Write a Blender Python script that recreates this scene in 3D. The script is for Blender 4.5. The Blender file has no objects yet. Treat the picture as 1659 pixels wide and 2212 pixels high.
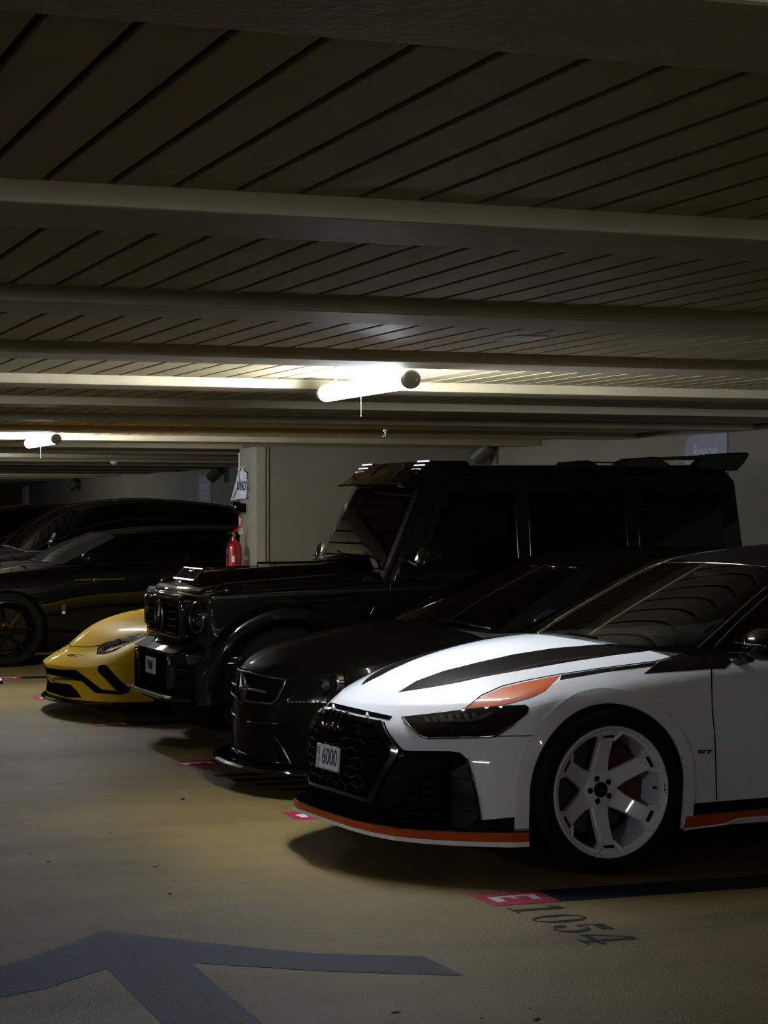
import bpy, bmesh, math, random
from mathutils import Vector, Matrix
from mathutils.bvhtree import BVHTree
from mathutils.geometry import delaunay_2d_cdt
PI = math.pi
random.seed(7)
SC = bpy.context.scene
COL = SC.collection

# ---------------------------------------------------------------- camera, world, exposure
F_PX, CX, CY, EYE, YAW = 4500.0, 829.5, 1106.0, 1.6, math.radians(20.1)
cam_data = bpy.data.cameras.new('camera')
cam_data.sensor_fit = 'HORIZONTAL'
cam_data.sensor_width = 36.0
cam_data.lens = 36.0 * F_PX / 1659.0
cam_data.clip_start = 0.05
cam_data.clip_end = 200
cam = bpy.data.objects.new('camera', cam_data)
COL.objects.link(cam)
cam.location = (0, 0, EYE)
cam.rotation_euler = (PI / 2, 0, -YAW)
SC.camera = cam
world = bpy.data.worlds.new('world')
SC.world = world
world.use_nodes = True
world.node_tree.nodes['Background'].inputs[0].default_value = (0.010, 0.010, 0.012, 1)
world.node_tree.nodes['Background'].inputs[1].default_value = 0.1
SC.view_settings.view_transform = 'Standard'
SC.view_settings.look = 'None'
SC.view_settings.exposure = 0.0
SC.view_settings.gamma = 1.0
SC.view_settings.use_curve_mapping = False
LAMP_POWER = 185.0          # radiance of a tube lamp's diffuser

CS, SN = math.cos(YAW), math.sin(YAW)
def ray(px, py):
    """direction in the world of the photograph's line of sight"""
    u, v = (px - CX) / F_PX, (py - CY) / F_PX
    return Vector((u * CS + SN, -u * SN + CS, -v)).normalized()
CAM = Vector((0, 0, EYE))
def at_z(px, py, z):
    d = ray(px, py); t = (z - EYE) / d.z
    return CAM + d * t
def at_y(px, py, y):
    d = ray(px, py); return CAM + d * (y / d.y)
def at_x(px, py, x):
    d = ray(px, py); return CAM + d * (x / d.x)

# ---------------------------------------------------------------- materials
def mat(name, col, rough=0.5, metal=0.0, coat=0.0, spec=0.5, emit=0.0):
    m = bpy.data.materials.new(name); m.use_nodes = True
    b = m.node_tree.nodes['Principled BSDF']
    b.inputs['Base Color'].default_value = (*col, 1)
    b.inputs['Roughness'].default_value = rough
    b.inputs['Metallic'].default_value = metal
    b.inputs['Coat Weight'].default_value = coat
    b.inputs['Coat Roughness'].default_value = 0.02
    b.inputs['Specular IOR Level'].default_value = spec
    if emit:
        b.inputs['Emission Color'].default_value = (*col, 1)
        b.inputs['Emission Strength'].default_value = emit
    return m
def N(m, t, **kw):
    n = m.node_tree.nodes.new(t)
    for k, v in kw.items():
        if k in n.inputs: n.inputs[k].default_value = v
        else: setattr(n, k, v)
    return n
def L(m, a, b): m.node_tree.links.new(a, b)
def ramp(m, fac, stops):
    r = N(m, 'ShaderNodeValToRGB')
    e = r.color_ramp.elements
    while len(e) < len(stops): e.new(0.5)
    for i, (p, c) in enumerate(stops):
        e[i].position = p; e[i].color = (*c, 1) if len(c) == 3 else c
    L(m, fac, r.inputs[0]); return r
def mottled(m, scale, amount, detail=6, bump=0.0, bscale=200.0, rvar=0.0):
    """grain, blotches and fine relief in a paint or plaster, in object space"""
    b = m.node_tree.nodes['Principled BSDF']
    base = list(b.inputs['Base Color'].default_value[:3])
    tc = N(m, 'ShaderNodeTexCoord')
    n = N(m, 'ShaderNodeTexNoise', Scale=scale, Detail=detail, Roughness=0.65)
    L(m, tc.outputs['Object'], n.inputs['Vector'])
    r = ramp(m, n.outputs['Fac'], [(0.3, [c * (1 - amount) for c in base]), (0.7, [min(1, c * (1 + amount)) for c in base])])
    L(m, r.outputs[0], b.inputs['Base Color'])
    if rvar:
        r2 = N(m, 'ShaderNodeMapRange'); rr = b.inputs['Roughness'].default_value
        r2.inputs['To Min'].default_value = rr - rvar; r2.inputs['To Max'].default_value = rr + rvar
        L(m, n.outputs['Fac'], r2.inputs['Value']); L(m, r2.outputs[0], b.inputs['Roughness'])
    if bump:
        n2 = N(m, 'ShaderNodeTexNoise', Scale=bscale, Detail=3)
        L(m, tc.outputs['Object'], n2.inputs['Vector'])
        bp = N(m, 'ShaderNodeBump', Strength=bump, Distance=0.003)
        L(m, n2.outputs['Fac'], bp.inputs['Height']); L(m, bp.outputs[0], b.inputs['Normal'])
    return m
def glass(name, tint, ior=1.5, rough=0.0, sheen=0.0):
    """thin tinted pane: mirror by Fresnel, the rest passes through tinted"""
    m = bpy.data.materials.new(name); m.use_nodes = True
    nt = m.node_tree
    nt.nodes.remove(nt.nodes['Principled BSDF'])
    out = nt.nodes['Material Output']
    fr = N(m, 'ShaderNodeFresnel', IOR=ior)
    tr = N(m, 'ShaderNodeBsdfTransparent', Color=(*tint, 1))
    gl = N(m, 'ShaderNodeBsdfGlossy', Roughness=rough)
    mx = N(m, 'ShaderNodeMixShader')
    L(m, fr.outputs[0], mx.inputs[0]); L(m, tr.outputs[0], mx.inputs[1]); L(m, gl.outputs[0], mx.inputs[2])
    if sheen:
        df = N(m, 'ShaderNodeBsdfDiffuse', Color=(0.6, 0.6, 0.62, 1)); m2 = N(m, 'ShaderNodeMixShader'); m2.inputs[0].default_value = sheen
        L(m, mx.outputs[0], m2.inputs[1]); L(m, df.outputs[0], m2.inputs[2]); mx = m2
    L(m, mx.outputs[0], out.inputs[0])
    return m
def floor_mat():
    m = mat('resin_floor', (0.2, 0.15, 0.08), 0.45, spec=0.14)
    b = m.node_tree.nodes['Principled BSDF']
    tc = N(m, 'ShaderNodeTexCoord')
    mp = N(m, 'ShaderNodeMapping'); mp.inputs['Scale'].default_value = (0.35, 1.0, 1.0)
    L(m, tc.outputs['Object'], mp.inputs['Vector'])
    big = N(m, 'ShaderNodeTexNoise', Scale=0.9, Detail=5, Roughness=0.6); L(m, mp.outputs[0], big.inputs['Vector'])
    fine = N(m, 'ShaderNodeTexNoise', Scale=260, Detail=2); L(m, tc.outputs['Object'], fine.inputs['Vector'])
    r1 = ramp(m, big.outputs['Fac'], [(0.28, (0.070, 0.053, 0.025)), (0.46, (0.152, 0.112, 0.043)), (0.75, (0.190, 0.140, 0.054))])
    r2 = ramp(m, fine.outputs['Fac'], [(0.35, (0.72, 0.72, 0.72)), (0.65, (1.15, 1.15, 1.15))])
    # the drive aisle is grey with tyre dirt, the bays are cleaner
    sep = N(m, 'ShaderNodeSeparateXYZ'); L(m, tc.outputs['Object'], sep.inputs[0])
    n3 = N(m, 'ShaderNodeTexNoise', Scale=0.8, Detail=4); L(m, tc.outputs['Object'], n3.inputs['Vector'])
    ad = N(m, 'ShaderNodeMath', operation='MULTIPLY_ADD'); ad.inputs[1].default_value = 1.6; ad.inputs[2].default_value = -0.8
    L(m, n3.outputs['Fac'], ad.inputs[0])
    sm = N(m, 'ShaderNodeMath', operation='ADD'); L(m, sep.outputs[0], sm.inputs[0]); L(m, ad.outputs[0], sm.inputs[1])
    wr = N(m, 'ShaderNodeMapRange', interpolation_type='SMOOTHSTEP'); wr.inputs['From Min'].default_value = 3.0; wr.inputs['From Max'].default_value = 1.5
    L(m, sm.outputs[0], wr.inputs['Value'])
    dm = N(m, 'ShaderNodeMix', data_type='RGBA'); dm.inputs[7].default_value = (0.052, 0.044, 0.030, 1)
    L(m, wr.outputs[0], dm.inputs[0]); L(m, r1.outputs[0], dm.inputs[6]); r1 = dm; r1o = dm.outputs[2]
    mx = N(m, 'ShaderNodeMix', data_type='RGBA', blend_type='MULTIPLY'); mx.inputs[0].default_value = 1
    L(m, r1o, mx.inputs[6]); L(m, r2.outputs[0], mx.inputs[7]); L(m, mx.outputs[2], b.inputs['Base Color'])
    wear = N(m, 'ShaderNodeTexNoise', Scale=1.7, Detail=4); L(m, mp.outputs[0], wear.inputs['Vector'])
    mr = N(m, 'ShaderNodeMapRange'); mr.inputs['To Min'].default_value = 0.38; mr.inputs['To Max'].default_value = 0.66
    L(m, wear.outputs['Fac'], mr.inputs['Value']); L(m, mr.outputs[0], b.inputs['Roughness'])
    grit = N(m, 'ShaderNodeTexVoronoi', Scale=230); L(m, tc.outputs['Object'], grit.inputs['Vector'])
    bp = N(m, 'ShaderNodeBump', Strength=0.75, Distance=0.0035)
    L(m, grit.outputs['Distance'], bp.inputs['Height']); L(m, bp.outputs[0], b.inputs['Normal'])
    return m
def marking(name, col, spec=0.1):
    m = mat(name, col, 0.55, spec=spec)
    b = m.node_tree.nodes['Principled BSDF']
    mottled(m, 30, 0.18)
    tc = N(m, 'ShaderNodeTexCoord')
    grit = N(m, 'ShaderNodeTexVoronoi', Scale=230); L(m, tc.outputs['Object'], grit.inputs['Vector'])
    bp = N(m, 'ShaderNodeBump', Strength=0.5, Distance=0.004)
    L(m, grit.outputs['Distance'], bp.inputs['Height']); L(m, bp.outputs[0], b.inputs['Normal'])
    return m
M = dict(
    floor=floor_mat(),
    board=mottled(mat('ceiling_board', (0.44, 0.365, 0.205), 0.6), 2.0, 0.10, bump=0.12, bscale=90),
    slab=mat('dark_plenum', (0.03, 0.026, 0.02), 0.8),
    beam=mottled(mat('beam_paint', (0.46, 0.40, 0.27), 0.65), 3.0, 0.14, bump=0.25, bscale=60),
    wall=mottled(mat('wall_plaster', (0.18, 0.165, 0.118), 0.75), 1.5, 0.10, bump=0.2, bscale=60),
    navy=marking('navy_line_paint', (0.008, 0.010, 0.020), 0.04),
    blue=marking('blue_arrow_paint', (0.022, 0.032, 0.072), 0.05),
    magenta=marking('magenta_paint', (0.27, 0.014, 0.055)),
    whiteline=marking('white_line_paint', (0.50, 0.48, 0.45)),
    tube=mat('lit_diffuser', (0.88, 0.94, 1.0), 0.4, emit=LAMP_POWER),
    tube_dim=mat('dim_diffuser', (0.9, 0.94, 1.0), 0.4, emit=LAMP_POWER * 0.26),  # emission turned down to balance the nearest beams against the white door
    tube_mid=mat('half_lit_diffuser', (0.88, 0.94, 1.0), 0.4, emit=LAMP_POWER * 0.5),
    cap=mat('grey_lamp_cap', (0.10, 0.10, 0.10), 0.45),
    steel=mat('steel', (0.55, 0.55, 0.55), 0.3, 1.0),
    paint_white=mat('white_paint', (0.74, 0.76, 0.82), 0.5, coat=1.0, spec=0.2),
    paint_rim=mat('white_rim_paint', (0.74, 0.74, 0.82), 0.35, coat=0.6),
    paint_black=mat('black_paint', (0.0015, 0.0015, 0.002), 0.5, coat=1.0, spec=0.05),
    satin_black=mat('satin_black_paint', (0.0015, 0.0014, 0.0013), 0.5, coat=0.13, spec=0.02),
    trim_black=mat('gloss_black_trim', (0.0025, 0.0025, 0.003), 0.06, spec=0.5),
    matte_black=mat('matte_black', (0.003, 0.003, 0.003), 0.9, spec=0.0),
    headlight_grey=mat('smoked_reflector', (0.006, 0.006, 0.007), 0.3, spec=0.3),
    headlight_blue=mat('blue_lens', (0.004, 0.006, 0.03), 0.1),
    graphite=mat('graphite_stripe', (0.004, 0.0036, 0.0033), 0.5, coat=0.15, spec=0.02),
    orange=mat('orange_film', (0.44, 0.060, 0.006), 0.5, coat=0.25, spec=0.1),
    yellow=mat('yellow_paint', (0.66, 0.39, 0.004), 0.5, coat=0.5, spec=0.05),
    rubber=mat('tyre_rubber', (0.005, 0.005, 0.005), 0.8, spec=0.15),
    red=mat('red_lacquer', (0.30, 0.008, 0.008), 0.3, coat=0.5),
    caliper=mat('dark_red_caliper', (0.09, 0.004, 0.005), 0.4),
    red_plain=mat('red_print', (0.45, 0.02, 0.03), 0.5),
    chrome=mat('chrome', (0.75, 0.76, 0.78), 0.08, 1.0),
    brass=mat('brass_tone', (0.55, 0.42, 0.18), 0.22, 1.0),
    trim_silver=mat('dull_silver', (0.22, 0.22, 0.235), 0.22, 1.0),
    brass_dark=mat('dark_brass', (0.12, 0.10, 0.05), 0.4, 0.6),
    trim_silver_dark=mat('smoked_silver', (0.10, 0.10, 0.11), 0.3, 1.0),
    plate_dim=mat('plate_grey', (0.40, 0.40, 0.42), 0.4),
    sign_text=mat('sign_lettering', (0.55, 0.55, 0.60), 0.5),
    beam_dark=mat('dark_grey_metal', (0.06, 0.058, 0.05), 0.5),
    plate=mat('plate_white', (0.72, 0.72, 0.72), 0.4),
    ink=mat('blue_ink', (0.02, 0.025, 0.10), 0.5),
    ink_black=mat('black_ink', (0.006, 0.006, 0.008), 0.7, spec=0.05),
    paper=mat('paper', (0.75, 0.75, 0.80), 0.6),
    sign=mat('lilac_grey_sign', (0.26, 0.26, 0.34), 0.4),
    cyan=mat('cyan_paper', (0.10, 0.45, 0.70), 0.5),
    glass=glass('windscreen_glass', (0.42, 0.45, 0.43)),
    glass_dim=glass('low_mirror_glass', (0.08, 0.08, 0.08), ior=1.10),  # low index keeps the mirrored ceiling dim in the square car's windscreen
    trim_lit=mottled(mat('lit_plaster', (0.27, 0.25, 0.18), 0.7), 1.5, 0.10, bump=0.2, bscale=60),  # wall plaster made lighter, lamp light on the pillar end put into the colour
    glass_dark=glass('privacy_glass', (0.10, 0.10, 0.11)),
    glass_sheen=glass('sheen_glass', (0.05, 0.05, 0.05), sheen=0.10),  # grey diffuse layer stands in for the ceiling mirrored in the limousine's windscreen
    lens=glass('clear_lens', (0.55, 0.55, 0.60)),
    interior=mat('dark_interior', (0.012, 0.012, 0.013), 0.7),
    interior_grey=mat('grey_interior', (0.05, 0.05, 0.055), 0.6),
    dash=mat('dashboard_skin', (0.016, 0.016, 0.018), 0.6, spec=0.2),
)

# ---------------------------------------------------------------- object helpers
def tag(o, label=None, cat=None, group=None, kind=None):
    if label: o['label'] = label
    if cat: o['category'] = cat
    if group: o['group'] = group
    if kind: o['kind'] = kind
    return o
def empty(name, loc, label, cat, rz=0.0, group=None):
    o = bpy.data.objects.new(name, None); COL.objects.link(o)
    o.location = loc; o.rotation_euler = (0, 0, rz); o.empty_display_size = 0.2
    return tag(o, label, cat, group)
def link(name, me, parent=None, m=None):
    o = bpy.data.objects.new(name, me); COL.objects.link(o)
    if parent: o.parent = parent
    if m is not None and not me.materials: me.materials.append(m)
    return o
def mesh(name, vs, fs, m=None, parent=None, smooth=False, recalc=False):
    me = bpy.data.meshes.new(name)
    me.from_pydata([tuple(v) for v in vs], [], fs)
    if recalc:
        bm = bmesh.new(); bm.from_mesh(me)
        bmesh.ops.recalc_face_normals(bm, faces=bm.faces); bm.to_mesh(me); bm.free()
    if smooth: me.polygons.foreach_set('use_smooth', [True] * len(me.polygons))
    me.update()
    return link(name, me, parent, m)
class MB:
    """collects simple solids into one mesh"""
    def __init__(s): s.v = []; s.f = []
    def add(s, vs, fs):
        k = len(s.v); s.v += [Vector(v) for v in vs]; s.f += [[i + k for i in f] for f in fs]; return s
    def box(s, lo, hi, rot=None, ctr=None):
        x0, y0, z0 = lo; x1, y1, z1 = hi
        vs = [Vector(p) for p in ((x0,y0,z0),(x1,y0,z0),(x1,y1,z0),(x0,y1,z0),(x0,y0,z1),(x1,y0,z1),(x1,y1,z1),(x0,y1,z1))]
        if rot is not None:
            c = Vector(ctr) if ctr else sum(vs, Vector()) / 8
            vs = [c + rot @ (v - c) for v in vs]
        return s.add(vs, [[0,3,2,1],[4,5,6,7],[0,1,5,4],[1,2,6,5],[2,3,7,6],[3,0,4,7]])
    def tube(s, pts, r, seg=10, caps=True):
        pts = [Vector(p) for p in pts]; n = len(pts)
        rs = r if isinstance(r, (list, tuple)) else [r] * n
        vs = []; up = None
        for i, p in enumerate(pts):
            t = (pts[min(i + 1, n - 1)] - pts[max(i - 1, 0)]).normalized()
            if up is None: up = t.orthogonal().normalized()
            up = (up - t * up.dot(t)).normalized(); b = t.cross(up)
            for k in range(seg):
                a = 2 * PI * k / seg
                vs.append(p + (up * math.cos(a) + b * math.sin(a)) * rs[i])
        fs = [[i*seg+k, i*seg+(k+1)%seg, (i+1)*seg+(k+1)%seg, (i+1)*seg+k] for i in range(n-1) for k in range(seg)]
        if caps: fs += [list(range(seg))[::-1], list(range((n-1)*seg, n*seg))]
        return s.add(vs, fs)
    def lathe(s, prof, axis='y', seg=48, org=(0,0,0), closed=False):
        """prof: (along, radius)"""
        vs = []; n = len(prof); o = Vector(org)
        for a_, r in prof:
            for k in range(seg):
                t = 2 * PI * k / seg; c, d = r * math.cos(t), r * math.sin(t)
                vs.append(o + Vector({'y': (c, a_, d), 'x': (a_, c, d), 'z': (c, d, a_)}[axis]))
        fs = [[i*seg+k, i*seg+(k+1)%seg, (i+1)*seg+(k+1)%seg, (i+1)*seg+k] for i in range(n-1) for k in range(seg)]
        if closed: fs += [[(n-1)*seg+k, (n-1)*seg+(k+1)%seg, (k+1)%seg, k] for k in range(seg)]
        else: fs += [list(range(seg))[::-1], list(range((n-1)*seg, n*seg))]
        return s.add(vs, fs)
    def prism(s, poly, d, f):
        """poly: 2D outline; f(u,v,w) places it; w runs 0..d"""
        n = len(poly)
        vs = [f(u, v, 0) for u, v in poly] + [f(u, v, d) for u, v in poly]
        fs = [list(range(n))[::-1], list(range(n, 2*n))] + [[i, (i+1)%n, n+(i+1)%n, n+i] for i in range(n)]
        return s.add(vs, fs)
    def build(s, name, m, parent=None, smooth=False, bevel=0.0, angle=35):
        bm = bmesh.new()
        vv = [bm.verts.new(v) for v in s.v]
        for f in s.f:
            try: bm.faces.new([vv[i] for i in f])
            except ValueError: pass
        bmesh.ops.recalc_face_normals(bm, faces=bm.faces)
        if bevel:
            ed = [e for e in bm.edges if len(e.link_faces) == 2 and e.calc_face_angle(0) > math.radians(30)]
            bmesh.ops.bevel(bm, geom=ed, offset=bevel, segments=2, affect='EDGES', profile=0.6, clamp_overlap=True)
        if smooth:
            for f in bm.faces: f.smooth = True
            for e in bm.edges:
                if len(e.link_faces) == 2 and e.calc_face_angle(0) > math.radians(angle): e.smooth = False
        me = bpy.data.meshes.new(name); bm.to_mesh(me); bm.free()
        return link(name, me, parent, m)
def flat_poly(name, pts, m, parent=None, thick=0.002):
    """a painted area: polygon of 3D points given a real thickness upwards"""
    pts = [Vector(p) for p in pts]; n = len(pts)
    vs = pts + [p + Vector((0, 0, thick)) for p in pts]
    fs = [list(range(n, 2*n))] + [[i, (i+1)%n, n+(i+1)%n, n+i] for i in range(n)]
    return mesh(name, vs, fs, m, parent, recalc=True)
def text_mesh(body, size, extrude=0.0, align='CENTER', sx=1.0, shear=0.0, offset=0.0):
    cu = bpy.data.curves.new('lettering', 'FONT'); cu.body = body; cu.size = size
    cu.align_x = align; cu.align_y = 'CENTER'; cu.extrude = extrude; cu.shear = shear; cu.offset = offset
    cu.resolution_u = 4
    o = bpy.data.objects.new('lettering', cu); COL.objects.link(o)
    dg = bpy.context.evaluated_depsgraph_get()
    me = bpy.data.meshes.new_from_object(o.evaluated_get(dg))
    bpy.data.objects.remove(o); bpy.data.curves.remove(cu)
    if sx != 1.0: me.transform(Matrix.Diagonal((sx, 1, 1, 1)))
    me.materials.clear()
    return me
def basis(o, ux, uy, loc):
    """place a flat mesh: its x along ux, its y along uy"""
    ux = Vector(ux).normalized(); uy = Vector(uy); uy = (uy - ux * uy.dot(ux)).normalized(); uz = ux.cross(uy)
    mt = Matrix((ux, uy, uz)).transposed().to_4x4(); mt.translation = Vector(loc)
    o.matrix_local = mt; return o
# ---------------------------------------------------------------- the car park
ZB, ZC = 2.26, 2.31                  # underside of the beams, underside of the boards
XB, XL, Y0, Y1 = 8.6, -9.0, -5.0, 56.0
BP, BW, B1 = 2.07, 0.39, 4.44        # beam pitch, beam width, near edge of the second beam in view
tag(MB().box((XL, Y0, -0.2), (XB, Y1, 0)).build('floor', M['floor']), kind='structure')
ceiling = tag(MB().box((XL, Y0, ZC + 0.03), (XB, Y1, ZC + 0.25)).build('ceiling', M['slab']), kind='structure')
tag(MB().box((XB, Y0, 0), (XB + 0.25, Y1, ZC + 0.2)).build('wall_back', M['wall']), kind='structure')
tag(MB().box((XL - 0.25, Y0, 0), (XL, Y1, ZC + 0.2)).build('wall_left', M['wall']), kind='structure')
tag(MB().box((XL, Y0 - 0.25, 0), (XB, Y0, ZC + 0.2)).build('wall_front', M['wall']), kind='structure')
tag(MB().box((XL, Y1, 0), (XB, Y1 + 0.25, ZC + 0.2)).build('wall_far', M['wall']), kind='structure')
PX0, PY0, PY1 = 6.05, 20.2, 20.8
tag(MB().box((PX0, PY0, 0), (XB, PY1, ZC + 0.2)).build('wall_partition', M['wall'], bevel=0.012), kind='structure')
tag(MB().box((PX0 - 0.02, PY0 - 0.015, 0), (PX0 + 0.10, PY1 + 0.05, ZB)).build('trim_1', M['trim_lit'], bevel=0.010), kind='structure')
tag(MB().box((PX0 - 0.045, PY0 - 0.03, 0), (PX0 + 0.06, PY0 + 0.19, ZB)).build('trim_2', M['trim_lit'], bevel=0.008), kind='structure')
nb0 = -3
for k in range(nb0, 25):
    y = B1 + BP * k
    z0 = ZB
    o = MB().box((XL, y, z0), (XB, y + BW, ZC + 0.05)).build('beam', M['beam'], bevel=0.012)
    tag(o, kind='structure')
# a deeper band over the partition's head
# ceiling boards: each its own piece where the photograph lets one pick them apart
PITCH, GAP, XG = 0.143, 0.020, 0.85
def board_mesh(len_):
    b = MB(); w = PITCH - GAP
    b.box((0, 0, 0), (w, len_, 0.012))
    o = b.build('board', M['board'], bevel=0.002); me = o.data
    bpy.data.objects.remove(o); return me
bl = BP - BW - 0.006
bme = board_mesh(bl)
cands = []
for k in range(nb0, 24):
    ya = B1 + BP * k + BW + 0.003
    for i in range(int((XL - XG) / PITCH), int((XB - XG) / PITCH)):
        xa = XG + GAP / 2 + i * PITCH
        xm, ym = xa + 0.06, ya + bl / 2
        seen = False
        for yy in (ya, ym, ya + bl):
            cz = xm * SN + yy * CS; cx = xm * CS - yy * SN
            if cz > 0.5 and abs(F_PX * cx / cz) < 840 and CY - F_PX * (ZC - EYE) / cz > -10: seen = True
        cands.append((0 if seen else 1, math.hypot(xm, ym), xa, ya))
cands.sort()
rest = MB()
for n, (s, d, xa, ya) in enumerate(cands):
    if n < 290 and s == 0:
        o = link('board', bme, ceiling); o.location = (xa, ya, ZC)
    else:
        w = PITCH - GAP; rest.box((xa, ya, ZC), (xa + w, ya + bl, ZC + 0.012))
tag(rest.build('far_boards', M['board'], ceiling), kind='stuff')
# small access plate let into the boards
c = at_z(1130, 728, ZC)
tag(MB().box((c.x - 0.07, c.y - 0.10, ZC - 0.006), (c.x + 0.08, c.y + 0.14, ZC)).build('vent_plate', M['paper'], bevel=0.002),
    'small pale plate on the ceiling boards to one side of the tube lamp', 'ceiling plate')

# ---------------------------------------------------------------- tube lamps
def tube_lamp(y, label, group=None, x=3.48, lit='tube'):
    t = empty('tube_lamp', (x, y, 2.224), label, 'lamp', group=group)
    r = 0.0435; ln = 1.32
    d = MB().lathe([(0.03, r * 0.98), (0.04, r), (ln - 0.04, r), (ln - 0.03, r * 0.98)], 'y', 32).build('diffuser', M[lit], t, smooth=True)
    for a, b_ in ((0.0, 0.045), (ln - 0.045, ln)):
        s = 1 if a == 0 else -1
        e0, e1 = (a, b_) if s == 1 else (b_, a)
        MB().lathe([(e0, r * 0.82), (e0 + s * 0.006, r * 1.0), (e0 + s * 0.012, r * 1.03), (e1, r * 1.03)], 'y', 32).build('end_cap', M['cap'], t, smooth=True)
    for yy in (0.24, ln - 0.2):
        MB().lathe([(yy - 0.004, r * 1.015), (yy - 0.004, r * 1.05), (yy + 0.004, r * 1.05), (yy + 0.004, r * 1.015)], 'y', 32, closed=True).build('clip', M['cap'], t)
        MB().box((-0.006, yy - 0.008, r), (0.006, yy + 0.008, ZC - 2.224 + 0.004)).box((-0.03, yy - 0.012, r + 0.002), (0.03, yy + 0.012, r + 0.006)).build('bracket', M['steel'], t)
    MB().lathe([(-0.001, 0.006), (-0.004, 0.005)], 'y', 10, org=(0.018, 0, -0.004)).build('screw', M['steel'], t)
    # thin pull chain with beads
    ch = MB().tube([(0.0, ln * 0.55, -r), (0.0, ln * 0.55, -r - 0.10)], 0.0008, 5)
    for zz in (0.012, 0.035, 0.10): ch.lathe([(-0.003, 0.001), (0, 0.003), (0.003, 0.001)], 'z', 8, org=(0, ln * 0.55, -r - zz))
    ch.build('chain', M['steel'], t)
    return t
tube_lamp(9.12, 'lit white tube lamp hanging over the white and black cars')
tube_lamp(17.62, 'lit white tube lamp beyond the yellow car, smaller in view')
tube_lamp(0.62, 'dimmer tube lamp near the entry of the row', lit='tube_dim')
tube_lamp(-3.9, 'unseen tube lamp added as fill near the entry of the row')  # added lamp behind the camera, out of view, for fill light
tube_lamp(24.3, 'lit white tube lamp over the parked cars past the partition wall', lit='tube_mid')
tube_lamp(36.0, 'lit white tube lamp at the far end of the row')

for y, w_ in ((0.62, 'the E square in the open'), (9.12, 'the white car'), (17.62, 'the yellow car')):
    tube_lamp(y, 'lit tube lamp over the opposite bays, across from ' + w_, x=-6.0)
# ---------------------------------------------------------------- floor paint
ROWX = 3.43
BAYS = [7.92, 10.45, 12.86, 15.45, 17.83, 20.10]
def bay_marker(y, label, num=None):
    t = empty('bay_marker', (0, 0, 0), label, 'floor marking', group=None)
    a = [at_z(px, py, 0) for px, py in ((1012, 1931), (1160, 1924), (1211, 1948), (1067, 1958))]
    dy = y - 7.92
    dx = -0.03 if 8 < y < 14 else 0.0
    def sh(p): return Vector((p.x + dx, p.y + dy, 0.0005))
    flat_poly('square', [sh(p) for p in a], M['magenta'], t, 0.0012)
    e = [at_z(1000 + u * 0.2532, 1880 + v * 0.2532, 0) for u, v in
         ((205,235),(300,275),(372,268),(318,238),(388,234),(440,246),(480,243),(430,228),(545,220),(600,250),(672,246),(600,205))]
    flat_poly('letter', [sh(p) + Vector((0, 0, 0.0012)) for p in e], M['whiteline'], t, 0.0008)
    return t
bay_marker(7.92, 'magenta square lettered E beside the white car, whole and in the open')
bay_marker(10.45, 'magenta square lettered E half hidden by the nose of the white car')
bay_marker(12.86, 'magenta square lettered E by the chin of the low black saloon')
bay_marker(15.45, 'faint magenta square lettered E in front of the tall black off-roader')
bay_marker(17.83, 'magenta square lettered E beside the yellow car')
bay_marker(20.10, 'magenta square lettered E near the white shoe')
for y, lb in zip(BAYS, ('navy bay line running in under the white car', 'navy bay line between the white car and the black saloon',
                        'navy bay line between the saloon and the black off-roader', 'navy bay line between the off-roader and the yellow car',
                        'navy bay line on the far side of the yellow car', 'navy bay line along the foot of the partition wall')):
    a = [at_z(1160, 1924, 0), at_z(1211, 1948, 0)]
    y0, y1 = min(p.y for p in a) + y - 7.92, max(p.y for p in a) + y - 7.92
    xs = (a[0].x, a[1].x); xe = XB - 0.3 if y < 20 else 5.7
    tag(flat_poly('bay_line', [(xs[1], y0, 0.0005), (xe, y0, 0.0004), (xe, y1, 0.0004), (xs[0], y1, 0.0005)], M['navy'], None, 0.001), lb, 'floor marking')
# the bay number: heavy book numerals, read from inside the bay
def ell(cx, cy, rx, ry, a0, a1, n=22): return [(cx + rx*math.cos(math.radians(a0 + (a1-a0)*k/n)), cy + ry*math.sin(math.radians(a0 + (a1-a0)*k/n))) for k in range(n+1)]
GLYPH = {
 '1': [[(.38,.05),(.63,.05),(.63,.97),(.38,.97)], [(.16,0),(.85,0),(.85,.055),(.16,.055)], [(.38,.97),(.38,.90),(.20,.79),(.17,.83),(.42,1.0),(.63,1.0),(.63,.97)]],
 '0': [ell(.5,.5,.42,.5,90,270) + ell(.5,.5,.19,.465,270,90), ell(.5,.5,.42,.5,-90,90) + ell(.5,.5,.19,.465,90,-90)],
 '5': [[(.16,1.0),(.84,1.0),(.76,.79),(.22,.79)], [(.16,.82),(.23,.82),(.22,.52),(.16,.50)], ell(.46,.32,.42,.32,-100,140) + ell(.44,.32,.19,.275,140,-100), ell(.20,.20,.13,.12,0,360), [(.10,.14),(.40,.0),(.46,.03),(.20,.12)]],
 '4': [[(.52,.05),(.79,.05),(.79,1.0),(.52,1.0)], [(.38,0),(.95,0),(.95,.055),(.38,.055)], [(.0,.22),(1.0,.22),(1.0,.34),(.0,.34)], [(.0,.34),(.10,.34),(.56,1.0),(.50,1.0)]],
}
nt = empty('bay_number', (3.353, 7.757, 0), 'dark painted number 1054 on the floor below the E square', 'floor marking')
for i, ch in enumerate('1054'):
    vs, fs = [], []
    for q, pl in enumerate(GLYPH[ch]):
        p = [Vector((.225 * v, -.205 * i - .185 * u, .0008 + .0002 * q)) for u, v in pl]
        fs.append(list(range(len(vs), len(vs) + len(p)))); vs += p
    mesh('digit', vs, fs, M['navy'], nt, recalc=True)
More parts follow.
